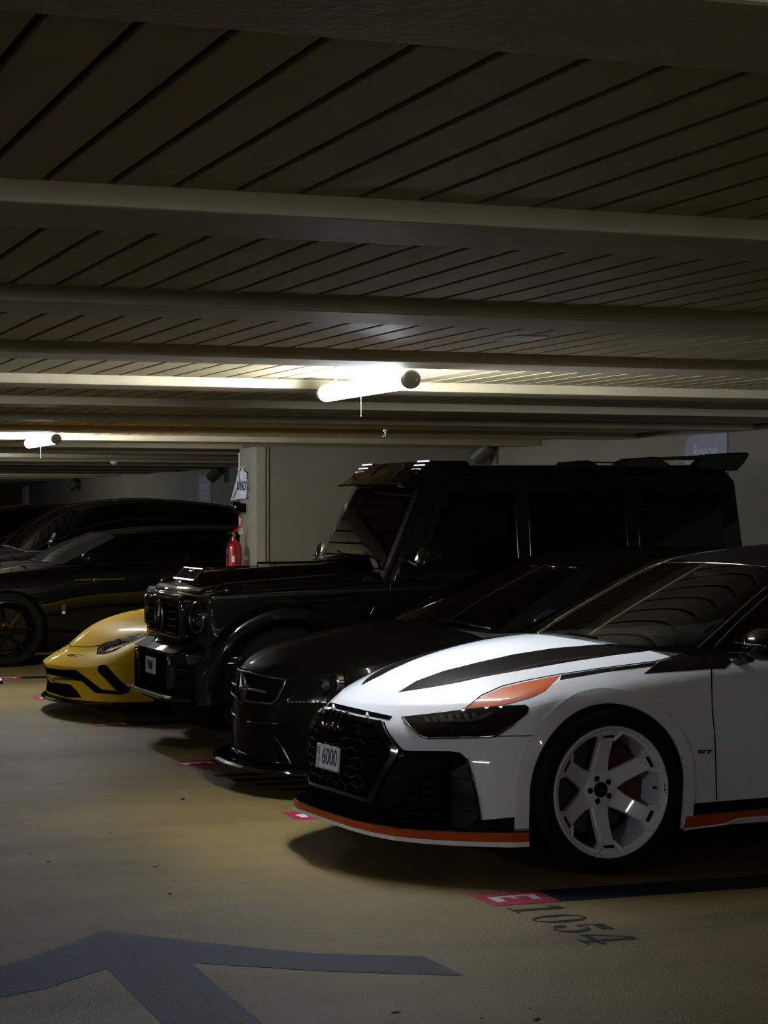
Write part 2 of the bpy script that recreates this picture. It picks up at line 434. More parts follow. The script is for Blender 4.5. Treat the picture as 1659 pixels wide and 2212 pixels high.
# other bay numbers, seen only as faint strokes at the edge of the shadows
for (px, py) in ((455, 1672), (165, 1516)):
    t = empty('bay_number', (0, 0, 0), 'faint dark bay number strokes under the ' + ('chin of the black saloon' if px > 300 else 'nose of the yellow car'), 'floor marking')
    for i in range(4):
        c = at_z(px, py, 0); x0 = c.x + 0.06 * i; y0 = c.y - 0.25 * i - 0.1
        MB().box((x0, y0 - 0.05, 0.0004), (x0 + 0.42, y0 + 0.06, 0.0012)).build('digit', M['navy'], t)
# the direction arrow
t = empty('direction_arrow', (0, 0, 0), 'big dull blue arrow head painted on the floor', 'floor marking')
hd = [(0, 2087), (60, 2071), (150, 2038), (226, 2010), (430, 2035), (680, 2060), (915, 2066), (1002, 2108), (700, 2098), (412, 2080), (490, 2146), (568, 2212), (640, 2262), (420, 2275), (352, 2212), (232, 2092), (100, 2135), (0, 2155), (-120, 2185), (-160, 2130)]
flat_poly('arrow', [at_z(a, b, 0.0005) for a, b in hd], M['blue'], t, 0.001)
# leaves and scraps on the floor
for i, (px, py, w) in enumerate(((395,1726,20),(238,1800,10),(105,1861,16),(335,1872,13),(368,1931,14),(205,1698,5),(378,1902,8),(912,2123,8),(855,2186,22),(1145,2179,10),(1160,2202,22),(1040,2200,10),(545,1719,7),(66,1844,8))):
    c = at_z(px, py, 0.002); s = w / 4500 * (c - CAM).length
    b = MB(); a = random.uniform(0, PI)
    prof = [(-.5, 0), (-.2, .22), (.2, .25), (.5, .04), (.25, -.16), (-.2, -.18)]
    vs = [Vector((c.x + s*(u*math.cos(a)-v*math.sin(a)), c.y + s*(u*math.sin(a)+v*math.cos(a)), 0.0015 + 0.004*abs(u))) for u, v in prof]
    n = len(vs); vs2 = [v + Vector((0, 0, 0.0012)) for v in vs]
    mesh('dry_leaf', vs + vs2, [list(range(n))[::-1], list(range(n, 2*n))] + [[k, (k+1)%n, n+(k+1)%n, n+k] for k in range(n)], M['satin_black'], None, recalc=True)
    tag(bpy.data.objects[-1] if False else COL.objects[-1], 'small dark scrap of dry leaf lying on the floor', 'leaf', 'scraps on the floor')
# ---------------------------------------------------------------- car building kit
def lerp(a, b, t): return a + (b - a) * t
def shell_mesh(rows, nf, top, part, crease_r=None, crease_t=None, bottom=True, level=3, cutter=None):
    """rows: bottom..top lists of (x,y,z), y>=0, column 0 on the nose's middle, last on the tail's.
    The first/last nf columns fan round the nose/tail; top(c) -> (bow, rise) of the deck's middle at station c.
    part(kind, a, b) gives the material slot. Returns a subdivided mesh, both halves."""
    R, C = len(rows) - 1, len(rows[0]) - 1
    vid = {}; vs = []
    def V(p):
        vs.append(Vector(p)); return len(vs) - 1
    for r in range(R + 1):
        for c in range(C + 1):
            p = rows[r][c]
            a = V(p); b = a if abs(p[1]) < 1e-6 else V((p[0], -p[1], p[2]))
            vid['S', r, c] = (a, b)
    c0, c1 = nf - 1, C - nf + 1
    T = {}
    for c in range(c0, c1 + 1):
        for j in range(nf):
            if j == nf - 1: T[c, j] = vid['S', R, c]; continue
            if c == c0: T[c, j] = vid['S', R, j]; continue
            if c == c1: T[c, j] = vid['S', R, C - j]; continue
            e = rows[R][c]; bow, rise = top(c)[:2]; fr = j / (nf - 1); q = 1 - fr * fr
            p = (e[0] + bow * q, e[1] * fr, e[2] + rise * q)
            if len(top(c)) > 2: p = (p[0], p[1], p[2] + top(c)[2](fr))
            a = V(p); b = a if j == 0 else V((p[0], -p[1], p[2]))
            T[c, j] = (a, b)
    fs, mi = [], []
    def quad(q, m):
        for s in (0, 1):
            f = []
            for k in q:
                if k[s] not in f: f.append(k[s])
            if len(f) > 2: fs.append(f if s == 0 else f[::-1]); mi.append(m)
    for r in range(R):
        for c in range(C):
            quad([vid['S', r, c], vid['S', r, c+1], vid['S', r+1, c+1], vid['S', r+1, c]], part('S', r, c))
    for c in range(c0, c1):
        for j in range(nf - 1):
            quad([T[c, j], T[c, j+1], T[c+1, j+1], T[c+1, j]], part('T', c, j))
    if bottom:
        for c in range(C):
            a, b = vid['S', 0, c], vid['S', 0, c+1]
            f = []
            for k in (a[0], a[1], b[1], b[0]):
                if k not in f: f.append(k)
            if len(f) > 2: fs.append(f); mi.append(part('B', c, 0))
    me = bpy.data.meshes.new('shell'); me.from_pydata([tuple(v) for v in vs], [], fs); 
    me.polygons.foreach_set('material_index', mi)
    bm = bmesh.new(); bm.from_mesh(me)
    bmesh.ops.recalc_face_normals(bm, faces=bm.faces)
    cl = bm.edges.layers.float.new('crease_edge')
    bm.verts.ensure_lookup_table()
    if crease_r or crease_t:
        for (key, val) in (crease_r or {}).items():
            r = key[0] if isinstance(key, tuple) else key
            lo, hi = (key[1], key[2]) if isinstance(key, tuple) else (0, C)
            for c in range(lo, hi):
                for s in (0, 1):
                    e = bm.edges.get((bm.verts[vid['S', r, c][s]], bm.verts[vid['S', r, c+1][s]]))
                    if e: e[cl] = val
        for (key, val) in (crease_t or {}).items():
            kind, i, lo, hi = key
            for k in range(lo, hi):
                for s in (0, 1):
                    if kind == 'col': e = bm.edges.get((bm.verts[vid['S', k, i][s]], bm.verts[vid['S', k+1, i][s]]))
                    elif kind == 'tj': e = bm.edges.get((bm.verts[T[k, i][s]], bm.verts[T[k+1, i][s]]))
                    else: e = bm.edges.get((bm.verts[T[i, k][s]], bm.verts[T[i, k+1][s]]))
                    if e: e[cl] = val
    bm.to_mesh(me); bm.free()
    return refine(me, level, cutter)
def refine(me, level, cutter=None):
    nm = max([p.material_index for p in me.polygons]) + 1
    slots = [bpy.data.materials.get('slot%d' % i) or bpy.data.materials.new('slot%d' % i) for i in range(nm)]
    for s in slots: me.materials.append(s)
    o = bpy.data.objects.new('shell', me); COL.objects.link(o)
    if level:
        sd = o.modifiers.new('s', 'SUBSURF'); sd.levels = level; sd.render_levels = level; sd.boundary_smooth = 'PRESERVE_CORNERS'
    if cutter:
        bo = o.modifiers.new('b', 'BOOLEAN'); bo.object = cutter; bo.operation = 'DIFFERENCE'; bo.solver = 'EXACT'; bo.material_mode = 'TRANSFER'
    dg = bpy.context.evaluated_depsgraph_get()
    out = bpy.data.meshes.new_from_object(o.evaluated_get(dg))
    names = [m.name if m else '' for m in out.materials]
    bpy.data.objects.remove(o)
    out['slots'] = names
    return out
def mesh_bvh(me):
    return BVHTree.FromPolygons([v.co for v in me.vertices], [list(p.vertices) for p in me.polygons])
def split_parts(me, defs, parent, smooth_angle=40):
    """defs: slot name -> (object name, material). Each slot becomes one part of the car."""
    slots = list(me['slots']); res = {}
    for si, sn in enumerate(slots):
        if sn not in defs or defs[sn] is None: continue
        polys = [p for p in me.polygons if p.material_index == si]
        if not polys: continue
        nm, m = defs[sn]
        # one object for each separate piece (near door, far door ...)
        par = {}
        def find(a):
            while par[a] != a: par[a] = par[par[a]]; a = par[a]
            return a
        for p in polys:
            for v in p.vertices: par.setdefault(v, v)
            a = find(p.vertices[0])
            for v in p.vertices[1:]:
                b = find(v)
                if a != b: par[b] = a
        isl = {}
        for p in polys: isl.setdefault(find(p.vertices[0]), []).append(p)
        for pl in isl.values():
            if len(pl) < 6: continue
            idx = {}; vs = []; fs = []
            for p in pl:
                f = []
                for v in p.vertices:
                    if v not in idx: idx[v] = len(vs); vs.append(me.vertices[v].co.copy())
                    f.append(idx[v])
                fs.append(f)
            n_ = bpy.data.meshes.new(nm); n_.from_pydata(vs, [], fs)
            bm = bmesh.new(); bm.from_mesh(n_)
            for f in bm.faces: f.smooth = True
            for e in bm.edges:
                if len(e.link_faces) == 2 and e.calc_face_angle(0) > math.radians(smooth_angle): e.smooth = False
            bm.to_mesh(n_); bm.free()
            res.setdefault(sn, []).append(link(nm, n_, parent, m))
    return res
class Car:
    """a car's frame: its outside as ray targets, and the tools that lay parts on it"""
    def __init__(s, root): s.root = root; s.mw = Matrix.Translation(root.location) @ Matrix.Rotation(root.rotation_euler.z, 4, 'Z'); s.inv = s.mw.inverted(); s.bvh = None
    def skin(s, meshes):
        vs, fs = [], []
        for me in meshes:
            k = len(vs); vs += [v.co.copy() for v in me.vertices]; fs += [[i + k for i in p.vertices] for p in me.polygons]
        s.bvh = BVHTree.FromPolygons(vs, fs)
    def cast(s, u, v, dom):
        if dom == 'px': o, d = s.inv @ CAM, (s.inv.to_3x3() @ ray(u, v))
        elif dom == 'front': o, d = Vector((-6, u, v)), Vector((1, 0, 0))
        elif dom == 'side': o, d = Vector((u, -4, v)), Vector((0, 1, 0))
        elif dom == 'top': o, d = Vector((u, v, 5)), Vector((0, 0, -1))
        elif dom == 'back': o, d = Vector((9, u, v)), Vector((-1, 0, 0))
        h = s.bvh.ray_cast(o, d)
        if h[0] is None: return None
        n = h[1] if h[1].dot(d) < 0 else -h[1]
        return h[0], n, d
    def patch(s, name, poly, m, dom='px', off=0.003, thick=0.006, step=None, mirror=True, parent=None, smooth=0, holes=(), maxang=None):
        poly = [Vector((p[0], p[1])) for p in poly]
        for _ in range(smooth):
            q = []
            for a, b in zip(poly, poly[1:] + poly[:1]): q += [a * .75 + b * .25, a * .25 + b * .75]
            poly = q
        if step is None: step = 9 if dom == 'px' else 0.03
        def dens(pl):
            o = []
            for a, b in zip(pl, pl[1:] + pl[:1]):
                n = max(1, int((b - a).length / step))
                o += [a.lerp(b, k / n) for k in range(n)]
            return o
        bd = dens(poly); hl = [dens([Vector(p) for p in h]) for h in holes]
        pts = list(bd); edges = [(i, (i + 1) % len(bd)) for i in range(len(bd))]
        for h in hl:
            k = len(pts); pts += h; edges += [(k + i, k + (i + 1) % len(h)) for i in range(len(h))]
        def inside(p, pl):
            c = False; j = len(pl) - 1
            for i in range(len(pl)):
                if (pl[i].y > p.y) != (pl[j].y > p.y) and p.x < (pl[j].x - pl[i].x) * (p.y - pl[i].y) / (pl[j].y - pl[i].y) + pl[i].x: c = not c
                j = i
            return c
        xs = [p.x for p in bd]; ys = [p.y for p in bd]
        nbd = list(pts)
        y = min(ys) + step / 2
        while y < max(ys):
            x = min(xs) + step / 2
            while x < max(xs):
                p = Vector((x, y))
                if inside(p, bd) and not any(inside(p, h) for h in hl) and min((p - q).length_squared for q in nbd) > (0.4 * step) ** 2: pts.append(p)
                x += step
            y += step
        r = delaunay_2d_cdt(pts, edges, [], 0, 1e-6 if dom != 'px' else 1e-4)
        pv, pf = r[0], r[2]
        keep = []
        for f in pf:
            c = sum((pv[i] for i in f), Vector((0, 0))) / len(f)
            if inside(c, bd) and not any(inside(c, h) for h in hl): keep.append(list(f))
        hit = [s.cast(p.x, p.y, dom) for p in pv]
        vs, mp = [], {}
        fs = []
        for f in keep:
            if any(hit[i] is None for i in f): continue
            for i in f:
                if i not in mp: mp[i] = len(vs); vs.append(i)
            fs.append([mp[i] for i in f])
        # smooth normals over the patch
        P = [hit[i][0] for i in vs]
        nb = [Vector() for _ in vs]
        for f in fs:
            for a in f: nb[a] += sum((hit[vs[b]][1] for b in f), Vector())
        nb = [n.normalized() if n.length > 0 else hit[vs[i]][1] for i, n in enumerate(nb)]
        topv = [p + n * off for p, n in zip(P, nb)]
        botv = [p + n * (off - thick) for p, n in zip(P, nb)]
        cnt = {}
        for f in fs:
            for a, b in zip(f, f[1:] + f[:1]): cnt[(a, b)] = 1
        n = len(vs)
        all_f = [f for f in fs] + [[a, b, b + n, a + n] for (a, b) in cnt if (b, a) not in cnt]
        V_ = topv + botv
        out = []
        for sgn in ((1, -1) if mirror else (1,)):
            me = bpy.data.meshes.new(name)
            me.from_pydata([(v.x, v.y * sgn, v.z) for v in V_], [], all_f)
            bm = bmesh.new(); bm.from_mesh(me)
            if len(bm.faces):
                d0 = hit[vs[0]][2] if vs else Vector((1, 0, 0)); d0 = Vector((d0.x, d0.y * sgn, d0.z))
                f0 = bm.faces[0] if False else None
                bm.faces.ensure_lookup_table()
                k = len(fs)
                if sum(1 for f in bm.faces[:k] if f.normal.dot(d0) > 0) > k / 2: bmesh.ops.reverse_faces(bm, faces=bm.faces)
                for i, f in enumerate(bm.faces): f.smooth = True
                for e in bm.edges:
                    if len(e.link_faces) == 2 and e.calc_face_angle(0) > math.radians(50): e.smooth = False
            bm.to_mesh(me); bm.free()
            out.append(link(name, me, parent or s.root, m))
        return out
    def line3(s, pts, dom='px', off=0.0, step=None):
        step = step or (8 if dom == 'px' else 0.03); o = []
        pts = [Vector(p) for p in pts]
        for a, b in zip(pts, pts[1:]):
            n = max(1, int((b - a).length / step))
            for k in range(n + (1 if b is pts[-1] else 0)):
                q = a.lerp(b, k / n); h = s.cast(q.x, q.y, dom)
                if h: o.append(h[0] + h[1] * off)
        return o
    def bead(s, name, pts, r, m, dom='px', off=0.0, mirror=True, parent=None, seg=6, step=None):
        p = s.line3(pts, dom, off, step)
        if len(p) < 2: return []
        o = []
        for sg in ((1, -1) if mirror else (1,)):
            o.append(MB().tube([(q.x, q.y * sg, q.z) for q in p], r, seg).build(name, m, parent or s.root, smooth=True, angle=70))
        return o
def arch_cutter(xf, xr, yo, rf, rr, zf, zr, depth=0.36, seg=64):
    b = MB()
    for x, r, z in ((xf, rf, zf), (xr, rr, zr)):
        pl = [(x + r*math.cos(PI*k/40), z + r*math.sin(PI*k/40)) for k in range(41)]
        pl += [(x - r*1.0, z*.5), (x - r*.985, -.1), (x + r*.985, -.1), (x + r*1.0, z*.5)]
        for sg in (1, -1):
            b.prism(pl, depth + .3, lambda u, v, d: Vector((u, sg*(yo - depth + d), v)))
    o = b.build('cutter', bpy.data.materials.get('arch') or bpy.data.materials.new('arch'))
    return o
# ---------------------------------------------------------------- wheels
def tyre_part(w, R, rim_r, half):
    sh = 0.018
    prof = [(-half * .82, rim_r), (-half * .97, rim_r + 0.012), (-half, (R + rim_r) / 2), (-half * .96, R - 0.03), (-half * .86, R - 0.008), (-half * .6, R), (0, R + .001),
            (half * .6, R), (half * .86, R - 0.008), (half * .96, R - 0.03), (half, (R + rim_r) / 2), (half * .97, rim_r + 0.012), (half * .82, rim_r)]
    return MB().lathe(prof, 'y', 72, closed=True).build('tyre', M['rubber'], w, smooth=True, angle=50)
def simple_wheel(car, name, x, y, R, rim_r, half, m_rim, spokes=10, z=None):
    """a multi-spoke wheel; outward side is -y for y<0"""
    w = bpy.data.objects.new(name, None); COL.objects.link(w); w.parent = car; w.location = (x, y, z or R)
    sg = -1 if y < 0 else 1
    tyre_part(w, R, rim_r, half)
    b = MB()
    b.lathe([(sg*half*.86, rim_r+.004), (sg*half*.9, rim_r-.012), (sg*half*.6, rim_r-.03), (-sg*half*.8, rim_r-.03), (-sg*half*.8, rim_r)], 'y', 48, closed=True)
    for k in range(spokes):
        a = 2*PI*k/spokes; c, s_ = math.cos(a), math.sin(a)
        def f(u, v, wd): return Vector((u*c - v*s_, sg*(half*.72 - .02*(u/rim_r) - .012 + wd), u*s_ + v*c))
        b.prism([(.05, -.016), (rim_r-.015, -.012), (rim_r-.015, .012), (.05, .016)], .022, f)
    b.lathe([(sg*half*.5, .075), (sg*half*.74, .07), (sg*half*.76, .055)], 'y', 24)
    b.build('rim', m_rim, w, smooth=True)
    MB().lathe([(sg*half*.1, rim_r*.74), (sg*half*.16, rim_r*.74)], 'y', 36).build('brake_disc', M['headlight_grey'], w, smooth=True)
    return w
# ---------------------------------------------------------------- the white estate car with stripes
white = empty('estate_car', (4.004, 9.207, 0.003), 'white estate car with black and orange stripes and plate 6000', 'car', rz=math.radians(4.5))
W = Car(white)
fx = lambda xs, ys, zs: [(a, b, c) for a, b, c in zip(xs, ys, zs)]
# columns: 0-4 fan round the nose, 5-15 along the side, 16-20 fan round the tail
SX = [-.22, -.02, .2, .45, .8, 1.3, 1.9, 2.45, 2.8, 3.1, 3.4]
def row(nose, ny, nz, sx, sy, sz, tail, ty, tz):
    if not isinstance(nz, list): nz = [nz] * 5
    if not isinstance(tz, list): tz = [tz] * 5
    return fx(nose + sx + tail, ny + sy + ty, nz + sz + tz)
TY = [.92, .76, .52, .26, 0]
def tx(d): return [3.72 + d, 3.90 + d, 3.98 + d, 4.02 + d, 4.03 + d]
NY = [0, .31, .575, .775, .915]
rows_w = [
 row([-.90,-.86,-.74,-.58,-.42], [0,.28,.52,.70,.83], .155, SX, [.80]*11, [.15]*11, tx(-.15), [.82,.68,.46,.23,0], .20),
 row([-.955,-.937,-.835,-.635,-.462], NY, [.20,.195,.18,.17,.165], SX, [.925,.935,.935,.92,.90,.895,.90,.92,.935,.93,.92], [.17,.18,.18,.175,.175,.175,.175,.18,.2,.2,.21], tx(-.08), TY, .23),
 row([-.950,-.932,-.832,-.632,-.458], NY, .265, SX, [.94,.952,.952,.935,.915,.91,.915,.94,.955,.95,.93], [.27]*11, tx(-.02), TY, .33),
 row([-.968,-.948,-.840,-.630,-.445], [0,.31,.58,.785,.928], .40, SX, [.955,.970,.970,.950,.925,.92,.925,.955,.972,.968,.94], [.42]*11, tx(.03), TY, .48),
 row([-.965,-.940,-.825,-.610,-.425], [0,.31,.58,.785,.925], .54, SX, [.957,.974,.974,.957,.942,.937,.94,.968,.978,.97,.94], [.58]*11, tx(.03), TY, .62),
 row([-.945,-.915,-.785,-.570,-.392], [0,.31,.575,.775,.912], [.63,.63,.632,.636,.645], SX, [.938,.952,.952,.943,.935,.932,.937,.96,.967,.955,.92], [.69,.71,.725,.735,.745,.75,.755,.765,.77,.77,.775], tx(0), [.9,.75,.5,.25,0], .78),
 row([-.905,-.853,-.700,-.515,-.355], [0,.305,.56,.745,.875], [.685,.69,.70,.72,.745], SX, [.892,.898,.898,.897,.905,.912,.917,.93,.93,.915,.88], [.782,.806,.826,.842,.862,.878,.885,.89,.89,.89,.89], tx(-.04), [.86,.72,.48,.24,0], .90),
 row([-.868,-.815,-.665,-.485,-.325], [0,.30,.535,.695,.80], [.715,.722,.738,.762,.797], [-.20,.0,.2,.45]+SX[4:], [.785,.778,.772,.775,.79,.805,.808,.795,.775,.75,.715], [.838,.873,.903,.935,.965,.985,1.0,1.015,1.025,1.03,1.03],
     [3.62,3.74,3.80,3.83,3.84], [.64,.5,.34,.17,0], 1.03),
]
bow_w = {5:(-.37,.006), 6:(-.30,.047), 7:(-.25,.072), 8:(-.20,.072), 9:(-.12,.05), 10:(0,.02)}
def top_w(c): return bow_w.get(c, (0, .01))
def part_w(k, a, b):
    if k == 'T': return 1 if a < 8 else 2
    if k == 'B': return 6
    if b >= 16: return 5
    if b < 6 and a < 6: return 0
    if b < 8: return 3
    if b < 10: return 4
    if b < 12: return 7
    return 8
def nose_short(rs, k):
    return [[(x + k * max(0, min(1, (-.35 - x) / .3)), y, z) for x, y, z in r] for r in rs]
rows_w = nose_short(rows_w, .045)
cut = arch_cutter(0, 2.93, .95, .382, .385, .372, .372)
me_w = shell_mesh(rows_w, 5, top_w, part_w, crease_r={0: .6, 1: .5, (6, 4, 16): .25, (7, 0, 8): .55}, level=3, cutter=cut)
bpy.data.objects.remove(cut)
W.skin([me_w])
W_BODY = W.bvh
split_parts(me_w, {'slot0': ('front_bumper', M['paint_white']), 'slot1': ('bonnet', M['paint_white']), 'slot2': ('deck', M['interior']), 'slot3': ('front_wing', M['paint_white']),
    'slot4': ('front_door', M['paint_white']), 'slot7': ('rear_door', M['paint_white']), 'slot8': ('rear_wing', M['paint_white']), 'slot5': ('rear_bumper', M['paint_white']),
    'slot6': ('underbody', M['matte_black']), 'arch': ('wheel_arch_liner', M['matte_black'])}, white)
# --- greenhouse
gx = [.82, 1.25, 1.85, 2.45, 2.9, 3.25]
g0 = fx([.205,.23,.30,.41,.56]+gx+[3.58,3.68,3.73,3.755,3.76], [0,.25,.47,.64,.742]+[.772,.79,.795,.785,.76,.72]+[.64,.49,.33,.16,0], [.995,.995,.99,.982,.968]+[.975,.99,1.005,1.02,1.03,1.035]+[1.03]*5)
g2 = fx([1.03,1.035,1.06,1.10,1.16]+[1.32,1.62,2.05,2.5,2.9,3.2]+[3.36,3.41,3.43,3.44,3.445], [0,.19,.36,.49,.565]+[.585,.60,.605,.595,.575,.545]+[.49,.37,.24,.12,0], [1.362,1.36,1.35,1.335,1.312]+[1.352,1.385,1.395,1.378,1.352,1.322]+[1.29,1.31,1.32,1.325,1.326])
g1 = [(lerp(a[0], b[0], .5), lerp(a[1], b[1], .5) + (.018 if 4 <= i <= 11 else 0), lerp(a[2], b[2], .5) + .012 * (1 if i < 4 else 0)) for i, (a, b) in enumerate(zip(g0, g2))]
def part_g(k, a, b):
    if k == 'T': return 2
    if k == 'B': return 5
    if b < 4: return 0
    if b == 4: return 1
    if b >= 11: return 4
    if b == 10: return 1
    return 3
me_g = shell_mesh([g0, g1, g2], 5, lambda c: (-.02 if c < 7 else 0, .055), part_g, crease_r={0: .8, 2: .55}, crease_t={('col', 4, 0, 2): .7, ('col', 5, 0, 2): .3, ('col', 11, 0, 2): .7}, level=3, bottom=False)
gp = split_parts(me_g, {'slot0': ('windscreen', M['glass']), 'slot1': ('pillar', M['trim_black']), 'slot2': ('roof', M['graphite']), 'slot3': ('side_window', M['glass_dark']), 'slot4': ('rear_window', M['glass_dark'])}, white)
W.skin([me_w, me_g])
fA = lambda pts: [(600 + u * .6384, 1150 + v * .6384) for u, v in pts]
fB = lambda pts: [(640 + u * .31344, 1480 + v * .31344) for u, v in pts]
fC = lambda pts: [(1100 + u * .33695, 1160 + v * .33695) for u, v in pts]
def conv(car, pts, dom='front'):
    o = []
    for a, b in pts:
        h = car.cast(a, b, 'px')
        if h: o.append((h[0].y, h[0].z) if dom == 'front' else (h[0].x, h[0].z))
    return o
def symm(half):
    """half outline running from the middle, round one side, back to the middle -> whole outline"""
    a = list(half); a[0] = (0, a[0][1]); a[-1] = (0, a[-1][1])
    return a + [(-y, z) for y, z in reversed(a[1:-1])]
# front mask, grille
mask = symm(conv(W, fB([(246,168),(610,255),(728,440),(760,452),(1060,455),(1130,466),(1178,508),(1215,640),(1250,780),(1272,925),(1165,1012),(1000,1003),(700,978),(500,940),(350,895),(246,865)])))
W.patch('front_mask', mask, M['matte_black'], 'front', .002, .01, .025, mirror=False)
hexo = symm(conv(W, fB([(246,176),(608,262),(722,445),(712,492),(548,806),(246,716)])))
cxy = (0, .47)
hexi = [(y * .93, .47 + (z - .47) * .90) for y, z in hexo]
gf = W.patch('grille', hexo, M['trim_black'], 'front', .022, .03, .02, mirror=False, holes=[hexi])[0]
def inside2(p, pl):
    c = False; j = len(pl) - 1
    for i in range(len(pl)):
        if (pl[i][1] > p[1]) != (pl[j][1] > p[1]) and p[0] < (pl[j][0]-pl[i][0])*(p[1]-pl[i][1])/(pl[j][1]-pl[i][1]) + pl[i][0]: c = not c
        j = i
    return c
def honeycomb(car, outline, cw, ch, z0, zmax, m, parent, off=.012, r=.0042, name='honeycomb'):
    mb = MB(); done = set()
    zs = [z for y, z in outline]
    for k in range(-1, int((max(zs) - z0) / ch) + 2):
        for i in range(-14, 15):
            yc = (i + (.5 if k % 2 else 0)) * cw; zc = z0 + k * ch
            pts = [(yc - cw*.5, zc + ch*.33), (yc - cw*.5, zc - ch*.33), (yc, zc - ch*.67), (yc + cw*.5, zc - ch*.33), (yc + cw*.5, zc + ch*.33)]
            for a, b in ((0,1),(1,2),(2,3)):
                A, B = pts[a], pts[b]
                if not (inside2(A, outline) and inside2(B, outline)) or max(A[1], B[1]) > zmax: continue
                key = tuple(sorted(((round(A[0],3), round(A[1],3)), (round(B[0],3), round(B[1],3)))))
                if key in done: continue
                done.add(key)
                h = [car.cast(q[0], q[1], 'front') for q in (A, B)]
                if None in h: continue
                n = [x[0] + x[1] * off for x in h]
                mb.tube(n, r, 4, caps=False)
                d = Vector((.016, 0, 0))
                mb.add([n[0], n[1], n[1] + d, n[0] + d], [[0,1,2,3]])
    o = mb.build(name, m, parent); tag(o, kind='stuff'); return o
honeycomb(W, hexi, .100, .040, .26, .60, M['trim_black'], gf)
top_panel = [p for p in hexi if p[1] > .585]
zt = max(z for y, z in hexi)
W.patch('badge_panel', symm([(0, zt-.006), (.30, zt-.02), (.40, .60), (.33, .575), (.15, .585), (0, .585)]), M['trim_black'], 'front', .014, .012, .03, mirror=False, parent=gf)
for i in range(4):                                      # four interlocked rings
    yc = (i - 1.5) * .062; h = W.cast(yc, .625, 'front')
    if h:
        n = h[1]; c = h[0] + n * .024; u = Vector((0, 1, 0)); u = (u - n * u.dot(n)).normalized(); v = n.cross(u)
        MB().tube([c + (u * math.cos(t) + v * math.sin(t)) * .041 for t in [2*PI*k/28 for k in range(29)]], .0058, 8).build('ring_emblem', M['trim_black'], gf, smooth=True)
for t, wz in (((0.0), 0),):
    pass
# number plate
pn = [W.cast(y, z, 'front') for y, z in ((-.12, .415), (.12, .415), (0, .515))]
nose_x = min(h[0].x for h in pn) - .030
pl = bpy.data.objects.new('number_plate', None); COL.objects.link(pl); pl.parent = white; pl.location = (nose_x, 0.0, .462); pl.rotation_euler = (0, math.radians(4), 0)
MB().box((-.004, -.135, -.056), (.004, .135, .056)).build('plate', M['plate'], pl, bevel=.003)
MB().box((.004, -.10, -.03), (.03, .10, .03)).build('plate_holder', M['matte_black'], pl)
o = link('digits', text_mesh('6000', .108, .0008, sx=.80, offset=.0012), pl, M['ink']); basis(o, (0, -1, 0), (0, 0, 1), (-.0048, -.028, .002))
mb = MB()
for q in ((-.131,-.052,.131,-.050),(-.131,.050,.131,.052),(-.131,-.052,-.129,.052),(.129,-.052,.131,.052)): mb.box((-.0048, q[0], q[1]), (-.004, q[2], q[3]))
mb.build('plate_border', M['ink'], pl)
mb = MB()
for k in range(3): mb.box((-.0047, .092, .012 + k*.011), (-.004, .120, .017 + k*.011))
mb.build('crest', M['red_plain'], pl)
sh = [(-.016,.04),(.016,.04),(.016,-.02),(.008,-.036),(0,-.044),(-.008,-.036),(-.016,-.02)]
mb = MB().tube([Vector((-.0046, .106 + a, b)) for a, b in sh + sh[:1]], .0012, 4)
for a in (-.010,-.002): mb.tube([Vector((-.0046, .106 + a + .006*math.cos(t*.6), a*.3 - .016 + .008*math.sin(t*.6))) for t in range(8)], .0008, 4)
mb.build('crest_outline', M['ink'], pl)
# blades and side intakes
W.patch('intake_blade', fB([(745,458),(1000,462),(1062,498),(905,640),(705,830),(560,838),(572,800),(716,495)]), M['satin_black'], off=.018, thick=.02, step=7)
W.patch('intake_panel', fB([(1076,595),(1180,540),(1205,640),(1240,790),(1258,915),(1160,1000),(1078,985)]), M['trim_black'], off=.010, thick=.012, step=7)
for k, (v, ua, ub) in enumerate(((735,790,850),(783,778,852),(834,778,855),(886,778,858))):
    W.bead('intake_slat', fB([(ua - 6, v - 6),(ua, v),(ub - 12, v + 4),(ub, v - 6)]), .0035, M['trim_black'], off=.012, seg=6)
for k, (v, ua, ub) in enumerate(((612,950,985),(665,890,980),(720,880,985),(775,880,985),(830,885,985),(885,890,985))):
    W.bead('intake_mesh', fB([(ua, v),(ua + 20, v + 14),(ub - 30, v + 12),(ub, v - 4)]), .003, M['trim_black'], off=.006, seg=5)
W.bead('mask_edge', fB([(1178,508),(1215,640),(1250,780),(1272,925),(1165,1012)]), .005, M['trim_black'], off=.004)
W.bead('lower_rib', fB([(620,985),(700,978),(870,995)]), .004, M['trim_black'], off=.006)
# bonnet gap with pale tabs
W.patch('bonnet_gap', fB([(178,106),(440,168),(662,216),(642,240),(440,200),(183,140)]), M['matte_black'], off=.0025, thick=.004, step=6, mirror=False)
for u, v in ((258,146),(490,198)):
    W.patch('bonnet_stop', fB([(u-8,v+13),(u,v-10),(u+7,v-8),(u+14,v+17)]), M['paint_white'], off=.006, thick=.006, step=3, mirror=False)
